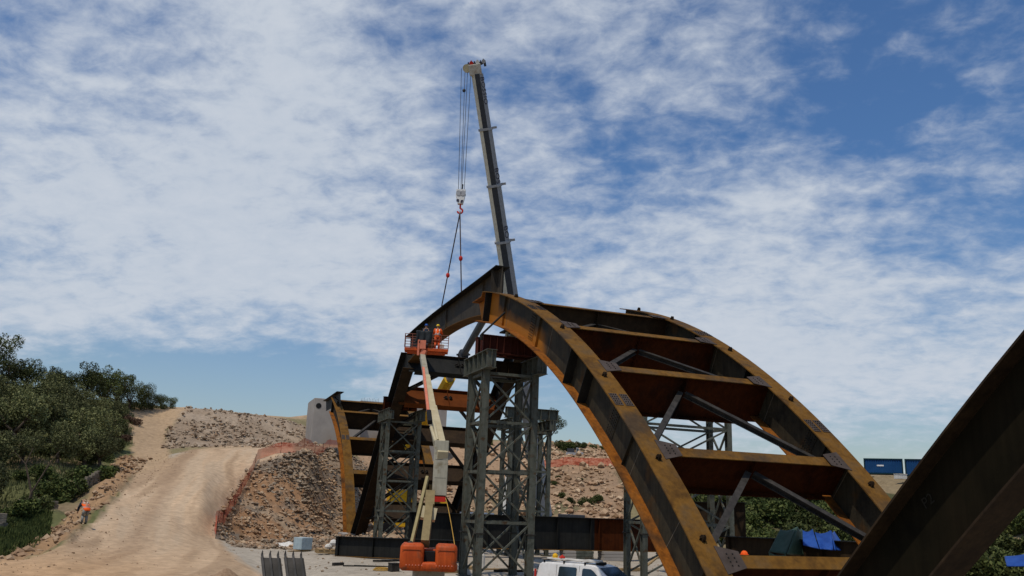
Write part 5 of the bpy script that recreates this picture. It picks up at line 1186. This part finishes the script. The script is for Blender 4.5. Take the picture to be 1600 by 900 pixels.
# blue containers
def container(label,px0,px1,py0,py1,R,text=False):
    a=at(px0,py0,R); b=at(px1,py0,R); zt=a[2]; zb=at((px0+px1)/2,py1,R)[2]
    root=thing('shipping_container',label,'container',(a[0],a[1],zb),'blue containers on the embankment')
    d=np.array([b[0]-a[0],b[1]-a[1],0]); Ln=np.linalg.norm(d); d/=Ln; nrm_=np.array([-d[1],d[0],0]); W_=2.4; h=zt-zb
    c=np.array([a[0],a[1],0])+d*Ln/2+nrm_*W_/2
    w=MB(); w.obox(c+np.array([0,0,zb+h/2+.05]),d*(Ln/2-.05),nrm_*(W_/2-.05),(0,0,h/2-.08)); 
    n=int(Ln/.3)
    for i in range(n):
        w.obox(np.array([a[0],a[1],zb+h/2])+d*(.2+i*(Ln-.4)/n+.07)+nrm_*.03,d*.07,nrm_*.025,(0,0,h/2-.22))
    bd_=part('wall',w,M_BLUE,root)
    f=MB()
    for s1 in(0,1):
        for s2 in(0,1): f.obox(np.array([a[0],a[1],zb+h/2])+d*(s1*Ln)+nrm_*(s2*W_),d*.08,nrm_*.08,(0,0,h/2))
        for zz_ in(zb+.1,zt-.08): f.obox(np.array([a[0],a[1],zz_])+d*(s1*Ln)+nrm_*W_/2,d*.07,nrm_*(W_/2-.08),(0,0,.08))
        for zz_ in(zb+.1,zt-.08): f.obox(np.array([a[0],a[1],zz_])+nrm_*(s1*W_)+d*Ln/2,d*(Ln/2-.08),nrm_*.07,(0,0,.08))
    part('frame',f,M_BLUED,root)
    e=MB(); e.obox(np.array([a[0],a[1],zb+h/2])+d*(Ln+.0)+nrm_*W_/2,d*.04,nrm_*(W_/2-.1),(0,0,h/2-.2)); part('door',e,M_BLUED,root)
    if text:
        s=MB(); s.obox(np.array([a[0],a[1],zb+h*.55])+d*Ln*.42-nrm_*.012,d*.42,nrm_*.006,(0,0,.09)); part('sign',s,M_WHITE,root)
    return root
container('blue container on the right embankment with white mark on its side',1350,1409,716,741,124,True)
container('plain blue container on the right embankment, partly hidden by the near arch',1414,1470,717,744,122)
c=at(1407,745,116); w=MB(); w.box((c[0],c[1],c[2]),(1.2,.9,.55)); w.box((c[0],c[1],c[2]+.3),(1.3,1.0,.06)); tag(part('site_cabinet',w,M_PLAST,None,loc=tuple(c),bevel=.03),'small pale cabinet in front of the gap between the containers','cabinet')
# distant truck behind the right fence
tb=at(884,715,152); te=at(912,716,152); tz=at(898,716,152)[2]; 
trk=thing('pickup_truck','small distant pickup truck behind the orange fence on the right ridge','truck',(tb[0],tb[1],tz-.3))
d=te-tb; d[2]=0; Ln=np.linalg.norm(d); d/=Ln; nn_=np.array([-d[1],d[0],0]); B0=np.array([tb[0],tb[1],tz])
w=MB(); w.obox(B0+d*Ln*.28+np.array([0,0,.65]),d*Ln*.27,nn_*.9,(0,0,.3)); part('load_bed',w,M_CRGREY,trk)
w=MB(); w.obox(B0+d*Ln*.27+np.array([0,0,1.3]),d*Ln*.2,nn_*.75,(0,0,.35)); part('load',w,M_CRDARK,trk)
w=MB(); w.prism([(0,.35),(.95,.35),(.95,.95),(.55,1.1),(.3,1.75),(0,1.8)],B0+d*Ln*.57-nn_*.9,d*(Ln*.43),(0,0,1),nn_*1.8); part('cab',w,M_CRGREY,trk,bevel=.05)
w=MB(); w.prism([(.07,1.12),(.46,1.12),(.27,1.62),(.07,1.66)],B0+d*Ln*.57-nn_*.92,d*(Ln*.43),(0,0,1),nn_*.03); part('cab_window',w,M_GLASS,trk)
for t_ in(.2,.82):
    w=MB(); w.tube(B0+d*Ln*t_-nn_*.9+np.array([0,0,.35]),B0+d*Ln*t_-nn_*.65+np.array([0,0,.35]),.36,n=14); part('wheel',w,M_BLACK,trk)
def mesh_fence(label,pts,h,seed):
    """pts: ground points; posts and a sagging plastic net"""
    root=thing('mesh_fence',label,'fence',tuple(pts[0])); r_=random.Random(seed)
    fine=[]
    for a,b in zip(pts[:-1],pts[1:]):
        n=max(2,int(np.linalg.norm(b-a)/.5))
        for i in range(n): 
            p=a+(b-a)*i/n; fine.append(np.array([p[0],p[1],gz(p[0],p[1])]))
    fine.append(np.array([pts[-1][0],pts[-1][1],gz(pts[-1][0],pts[-1][1])]))
    k_=5; w=MB(); g=[]
    for i,p in enumerate(fine):
        sag=.10*abs(math.sin(i*math.pi/8))+.03*r_.random()
        g.append([p+np.array([.04*math.sin(i*1.3+j),.04*math.cos(i*1.1+j),.06+(h-sag-.06)*j/(k_-1)]) for j in range(k_)])
    w.v=[tuple(p) for q in g for p in q]; w.f=[(i*k_+j,(i+1)*k_+j,(i+1)*k_+j+1,i*k_+j+1) for i in range(len(g)-1) for j in range(k_-1)]; w.m=[0]*len(w.f)
    part('net',w,M_MESH,root,smooth=True)
    for i in range(0,len(fine),8):
        w=MB(); p=fine[i]; w.tube(p-np.array([0,0,.2]),p+np.array([0,0,h+.05]),.025,n=6); part('post',w,M_BROWN,root)
    return root
def edge(lst): return [np.array([*at(px,py,R)[:2],0.]) for px,py,R in lst]
mesh_fence('orange plastic mesh fence curving up the right edge of the dirt road to the abutment',edge([(338,832,69.5),(336,815,72),(345,800,74.5),(360,772,82),(380,745,90),(402,722,99),(430,712,99.8),(462,706,100.2),(482,701.5,104),(500,700.5,108.5),(516,700,115),(532,699.5,118)]),1.25,1)
mesh_fence('orange mesh fence along the ridge behind the towers on the right',edge([(838,726,136),(870,725,136.5),(900,724,137),(935,727,137.3),(965,730,137.8),(1000,732,138)]),1.35,2)

# ------------------------------------------------------------------ vegetation
def leaf_cloud(centres,n_leaf,size,seed,flatten=1.0):
    r_=np.random.default_rng(seed); V_=[];F_=[]
    tot=sum(c[3]**2 for c in centres); k=0
    for (x,y,z,r) in centres:
        n=int(n_leaf*r*r/tot)
        d=r_.normal(size=(n,3)); d/=np.linalg.norm(d,axis=1)[:,None]; rad=r*(.45+.6*r_.random(n)**.55)
        P=np.stack([x+d[:,0]*rad,y+d[:,1]*rad,z+d[:,2]*rad*flatten],-1)
        a=r_.normal(size=(n,3)); a/=np.linalg.norm(a,axis=1)[:,None]; b=np.cross(a,r_.normal(size=(n,3))); b/=np.linalg.norm(b,axis=1)[:,None]
        s=size*(.6+.9*r_.random(n))[:,None]
        Q=np.stack([P-a*s,P+b*s*.55,P+a*s,P-b*s*.55],1); V_.append(Q.reshape(-1,3)); F_.append(np.arange(k,k+4*n).reshape(-1,4)); k+=4*n
    return np.concatenate(V_),np.concatenate(F_)
def tree_proto(seed,h=5.,wd=2.4,leaf=M_LEAF_O,n_leaf=3200,size=.13,trunk=.22,name='tree'):
    r_=random.Random(seed); V_tr=MB(); cents=[]
    th=h*.28; base=np.array([0,0,-.3]); fork=np.array([r_.uniform(-.3,.3),r_.uniform(-.3,.3),th])
    V_tr.tube(base,fork*.5,trunk*1.25,trunk,9); V_tr.tube(fork*.5,fork,trunk,trunk*.8,9)
    nl=r_.randint(4,6)
    for i in range(nl):
        a=2*math.pi*i/nl+r_.uniform(-.4,.4); rr_=wd*r_.uniform(.35,.75); zz_=h*r_.uniform(.36,.78)
        e=np.array([math.cos(a)*rr_,math.sin(a)*rr_,zz_]); m_=fork*.45+e*.55+np.array([0,0,-.25]); V_tr.tube(fork,m_,trunk*.6,trunk*.4,7); V_tr.tube(m_,e,trunk*.4,trunk*.15,6)
        cents.append((e[0],e[1],e[2],wd*r_.uniform(.32,.5)))
        for j in range(3):
            e2=e+np.array([r_.uniform(-1,1)*wd*.42,r_.uniform(-1,1)*wd*.42,r_.uniform(-.24,.24)*h]); V_tr.tube(m_,e2,trunk*.2,trunk*.06,5); cents.append((*e2,wd*r_.uniform(.2,.36)))
    cents.append((0,0,h*.82,wd*.42)); 
    for j in range(5): a=r_.uniform(0,6.28); cents.append((math.cos(a)*wd*.8,math.sin(a)*wd*.8,h*r_.uniform(.38,.9),wd*r_.uniform(.12,.24)))
    vv,ff=leaf_cloud(cents,n_leaf,size,seed)
    me=bpy.data.meshes.new('crown'); me.from_pydata(vv.tolist(),[],ff.tolist()); me.materials.append(leaf)
    tm=V_tr.mesh('trunk',M_BARK,(0,0,0),True)
    return tm,me
def bush_proto(seed,r=1.2,leaf=M_LEAF_Y,n_leaf=1500,size=.10):
    r_=random.Random(seed); cents=[(r_.uniform(-.6,.6)*r,r_.uniform(-.6,.6)*r,r*r_.uniform(.3,.75),r*r_.uniform(.3,.55)) for _ in range(7)]
    vv,ff=leaf_cloud(cents,n_leaf,size,seed); me=bpy.data.meshes.new('foliage'); me.from_pydata(vv.tolist(),[],ff.tolist()); me.materials.append(leaf)
    w=MB()
    for c in cents: w.tube((c[0]*.1,c[1]*.1,-.2),(c[0],c[1],c[2]),.05,.015,5)
    return w.mesh('stem',M_BARK,(0,0,0)),me
OL=[tree_proto(s,5.0,2.4,M_LEAF_O,5200,.095) for s in(1,2,3,4)]; OK=[tree_proto(s,6.6,2.4,M_LEAF_D,6000,.095) for s in(11,12,13,14)]
def low_tree(seed):
    r_=random.Random(seed); cents=[(r_.uniform(-.75,.75)*2.2,r_.uniform(-.75,.75)*2.2,r_.uniform(.5,4.6),r_.uniform(.7,1.5)) for _ in range(16)]
    vv,ff=leaf_cloud(cents,5200,.1,seed); me=bpy.data.meshes.new('crown'); me.from_pydata(vv.tolist(),[],ff.tolist()); me.materials.append(M_LEAF_D)
    w=MB(); w.tube((0,0,-.3),(0,0,2),.25,.15,8)
    for c in cents: w.tube((0,0,1.2),c[:3],.08,.02,5)
    return w.mesh('trunk',M_BARK,(0,0,0),True),me
OKB=[low_tree(51),low_tree(52)]
BU=[bush_proto(s) for s in(21,22,23)]; BD=[bush_proto(s,1.2,M_LEAF_D) for s in(31,32)]; BR=[bush_proto(41,1.2,M_LEAF_B)]
def plant(kindname,protos,px,R,s,label,cat,group,zoff=-.1,names=('trunk','crown'),sz=None):
    x,y=math.sin(math.radians(hz(px)))*R,math.cos(math.radians(hz(px)))*R
    z=gz(x,y)+zoff; tm,cm=random.choice(protos)
    root=thing(kindname,label,cat,(x,y,z),group); root.rotation_euler=(0,0,random.uniform(0,6.28)); root.scale=(s*random.uniform(.9,1.1),s*random.uniform(.9,1.1),s*(sz or random.uniform(.9,1.1)))
    for nm,me in zip(names,(tm,cm)):
        o=bpy.data.objects.new(nm,me); COL.objects.link(o); o.parent=root
    return root
# skyline trees of the left hill: (photo column, distance, scale, label)
GRP='trees on the left hillside'
sky_t=[(-14,128,1.1,'dark tree at the very left edge of the skyline'),(22,126,.98,'tall dark tree left of the skyline pair, highest crown in the photo'),(48,128,.95,'dark tree joined to the tallest crown on its right side'),
(92,128,.85,'rounded dark tree standing alone on the skyline between two gaps'),(112,131,.75,'small dark tree filling the right side of the lone skyline crown'),
(148,130,1.0,'broad dark tree on the skyline above the middle of the left slope'),(172,133,1.0,'dark tree on the skyline just right of the broad one'),(192,136,.95,'last tall tree of the skyline before the crest drops'),
(214,139,.75,'medium tree where the wooded crest steps down'),(232,141,.62,'small tree on the descending crest'),(250,143,.48,'low round tree near the end of the crest'),(264,145,.38,'low bushy tree beside the top of the dirt track'),(278,146,.30,'last tiny tree of the crest against the sky')]
for px,R,s,lab in sky_t: plant('oak_tree',OK if px<200 else OKB,px,R,s if px<200 else s*1.15,lab,'tree',GRP)
rows=[(-20,118,1.0),(10,116,1.0),(38,119,.9),(62,115,1.1),(84,118,1.0),(106,116,1.0),(130,120,1.0),(150,117,1.05),(172,121,.9),(190,124,.8),
      (-25,106,1.1),(0,104,1.0),(24,107,1.0),(50,103,1.15),(75,106,1.0),(100,104,1.1),(124,107,1.0),(146,104,1.1),(168,108,.95),(186,111,.8),
      (-20,92,1.0),(30,93,.85),(62,95,.75),(118,96,.8),(160,98,.9),(184,98,.7),
      (-15,76,.9),(14,80,.8)]
where=['near the left frame edge','left of the slope middle','in the middle of the slope','towards the dirt track']
look=['pale grey green olive tree','mottled olive tree','round olive tree','ragged olive tree']
lev={0:'in the row under the skyline',1:'in the second row down the hill',2:'in the third row above the stone terraces',3:'beside the grass below the terraces'}
cnt={}
for i,(px,R,s) in enumerate(rows):
    lv=0 if i<10 else 1 if i<20 else 2 if i<26 else 3
    k_=cnt.get(lv,0); cnt[lv]=k_+1
    ordn=['first','second','third','fourth','fifth','sixth','seventh','eighth','ninth','tenth'][k_]
    plant('olive_tree',OL,px,R,s,f'olive tree {lev[lv]}, {ordn} from the left edge','tree',GRP)
# bare leaning tree
x,y=math.sin(math.radians(hz(84)))*72,math.cos(math.radians(hz(84)))*72; z=gz(x,y)
w=MB(); b0=np.array([x,y,z-.2]); b1=b0+np.array([.1,0,1.6]); b2=b1+np.array([-.7,.1,2.0]); b3=b1+np.array([.9,-.1,2.2]); w.tube(b0,b1,.13,.1,7); w.tube(b1,b2,.08,.05,6); w.tube(b2,b2+np.array([.3,0,1.2]),.05,.02,5); w.tube(b1,b3,.07,.04,6); w.tube(b3,b3+np.array([.5,0,.9]),.04,.015,5); w.tube(b2,b2+np.array([-.8,0,.8]),.04,.015,5)
tag(part('bare_tree',w,M_BARK,None,loc=(x,y,z)),'thin bare tree with forked dark trunk in front of the stone terraces','tree')
# dark brush heaps beside the track
for i,(px,R,s,lab) in enumerate(((204,132,1.25,'reddish brown brush heap left of the track top'),(222,130,1.2,'dark brush heap hanging over the edge beside the track'),(212,118,1.0,'brown brush clump on the track edge below the heaps'))):
    plant('brush_heap',BR,px,R,s,lab,'brush','brush beside the dirt track',names=('stem','foliage'),sz=.7)
SH='shrubs on the left slope'
shr=[(15,70),(45,66),(70,71),(95,74),(120,80),(140,82),(30,86),(68,88),(105,88),(150,90),(170,90),(180,86),(196,104),(198,96),(5,98),(80,99),(120,101),(160,100),(200,112),(203,122)]
for i,(px,R) in enumerate(shr):
    plant('shrub',BU if i%3 else BD,px,R,random.uniform(.8,1.4),'low shrub on the left hillside terraces among the olive trees','shrub',SH,names=('stem','foliage'))
# right side
plant('tree',OK,868,165,.95,'lone dark tree on the ridge behind the small tower on the right','tree','vegetation behind the towers')
for i,(px,R,s) in enumerate(((884,160,1.1),(893,158,1.3),(905,160,1.2),(918,166,.9),(935,168,.7),(948,168,.6),(960,170,.7),(875,128,.6),(889,122,.6),(902,119,.7),(925,118,.9),(944,120,.8),(880,131,.5),(915,130,.5),(722,160,.9),(745,162,.9),(770,160,1.0))):
    plant('shrub',BU if i%2 else BD,px,R,s,'green brown shrub on the rocky slope behind the towers','shrub','shrubs on the rocky slope',names=('stem','foliage'))
k_=0
for R,pxs,s in ((118,range(1060,1350,24),1.5),(104,range(1050,1345,22),1.5),(92,range(1060,1350,22),1.5),(81,range(1066,1350,22),1.45),(72,range(1090,1350,24),1.2),(66,(1180,1235,1290,1330),1.0)):
    for px in pxs:
        plant('bush',BU if k_%3 else BD,px+random.uniform(-7,7),R+random.uniform(-3,3),s*random.uniform(.8,1.2),'dense green bush on the slope seen under the arch cross beams','bush','bushes behind the right girders',names=('stem','foliage')); k_+=1
for i,px in enumerate((1080,1130,1200,1262,1318)):
    plant('olive_tree',OL,px,96,.62,['bushy olive tree behind the right lattice tower','olive tree behind the knee brace right of the tower','olive tree above the green tarpaulin','olive tree above the blue tarpaulin','olive tree at the foot of the far rib on the right'][i],'tree','trees behind the right girders')
for i,(px,R) in enumerate([(p+random.uniform(-8,8),r) for r in(62,74,88,104) for p in range(1470,1660,24)]):
    plant('bush',BD if i%3 else BU,px,R,random.uniform(1.0,1.7),'dark bush on the slope behind the near arch at the lower right edge','bush','bushes at the right edge',names=('stem','foliage'))
# dry stone terrace walls on the left
def stone_wall(label,pts,h):
    P=[]; 
    for (px,R) in pts:
        a=math.radians(hz(px)); P.append((math.sin(a)*R,math.cos(a)*R))
    root=thing('stone_wall',label,'wall',(P[0][0],P[0][1],gz(*P[0])),'dry stone terrace walls'); w=MB(); r_=random.Random(len(label))
    for a,b in zip(P[:-1],P[1:]):
        Ln=math.hypot(b[0]-a[0],b[1]-a[1]); n=int(Ln/.42); ang=math.atan2(b[1]-a[1],b[0]-a[0])
        for i in range(n):
            for lv in range(int(h/.3)):
                t_=(i+r_.random()*.4)/n; x=a[0]+(b[0]-a[0])*t_; y=a[1]+(b[1]-a[1])*t_
                w.box((x,y,gz(x,y)+.1+lv*.3),(.3+.22*r_.random(),.34,.24+.1*r_.random()),rz=ang+r_.uniform(-.15,.15))
    part('stones',w,M_WALL,root,bevel=.03); return root
stone_wall('upper grey dry stone wall below the olive trees, nearest the track',[(95,80),(130,82),(172,84),(190,86)],1.3)
stone_wall('middle pale dry stone wall behind the thin bare tree',[(70,75),(100,75.5),(132,76)],1.0)
stone_wall('lowest dark dry stone wall above the green grass at the left edge',[(-15,62),(20,62.5),(62,63)],1.2)
# grass patch
def grass(mask,count,name,label,m,hh=.22):
    w_=(mask*RR[None,:]*np.gradient(RR)[None,:]*np.gradient(TH)[:,None]).ravel(); w_/=w_.sum(); ids=rng.choice(len(w_),count,p=w_); i0,j0=np.divmod(ids,len(RR))
    th=np.radians(TH[i0]+rng.uniform(-.07,.07,count)); r=RR[j0]*(1+rng.uniform(-.003,.003,count)); x=np.sin(th)*r; y=np.cos(th)*r; z=Z[i0,j0]-.02
    a=rng.uniform(0,6.28,count); h=hh*(.5+rng.random(count)); wdt=.035+.03*rng.random(count); ln=rng.normal(size=(count,2))*.08
    P=np.stack([np.stack([x-np.cos(a)*wdt,y-np.sin(a)*wdt,z],-1),np.stack([x+np.cos(a)*wdt,y+np.sin(a)*wdt,z],-1),np.stack([x+ln[:,0],y+ln[:,1],z+h],-1)],1)
    me=bpy.data.meshes.new(name); me.from_pydata(P.reshape(-1,3).tolist(),[],np.arange(3*count).reshape(-1,3).tolist()); me.materials.append(m)
    o=bpy.data.objects.new(name,me); COL.objects.link(o); tag(o,label,'grass',kind='stuff')
lg=region([(-30,800),(75,805),(75,842),(40,860),(-30,878)],44,72)*(1-leftedge)*(1-road)
grass(lg+1e-9,30000,'grass','green grass patch below the terraces at the left edge',M_LEAF_Y,.3)
ls=leftg*(1-road)*(1-leftedge)*(dist>6)*(1-track)*((PX>-60)&(RR[None,:]<150))
grass(ls+1e-9,45000,'grass','dry grass and weeds over the left hillside under the trees',M_LEAF_O,.35)
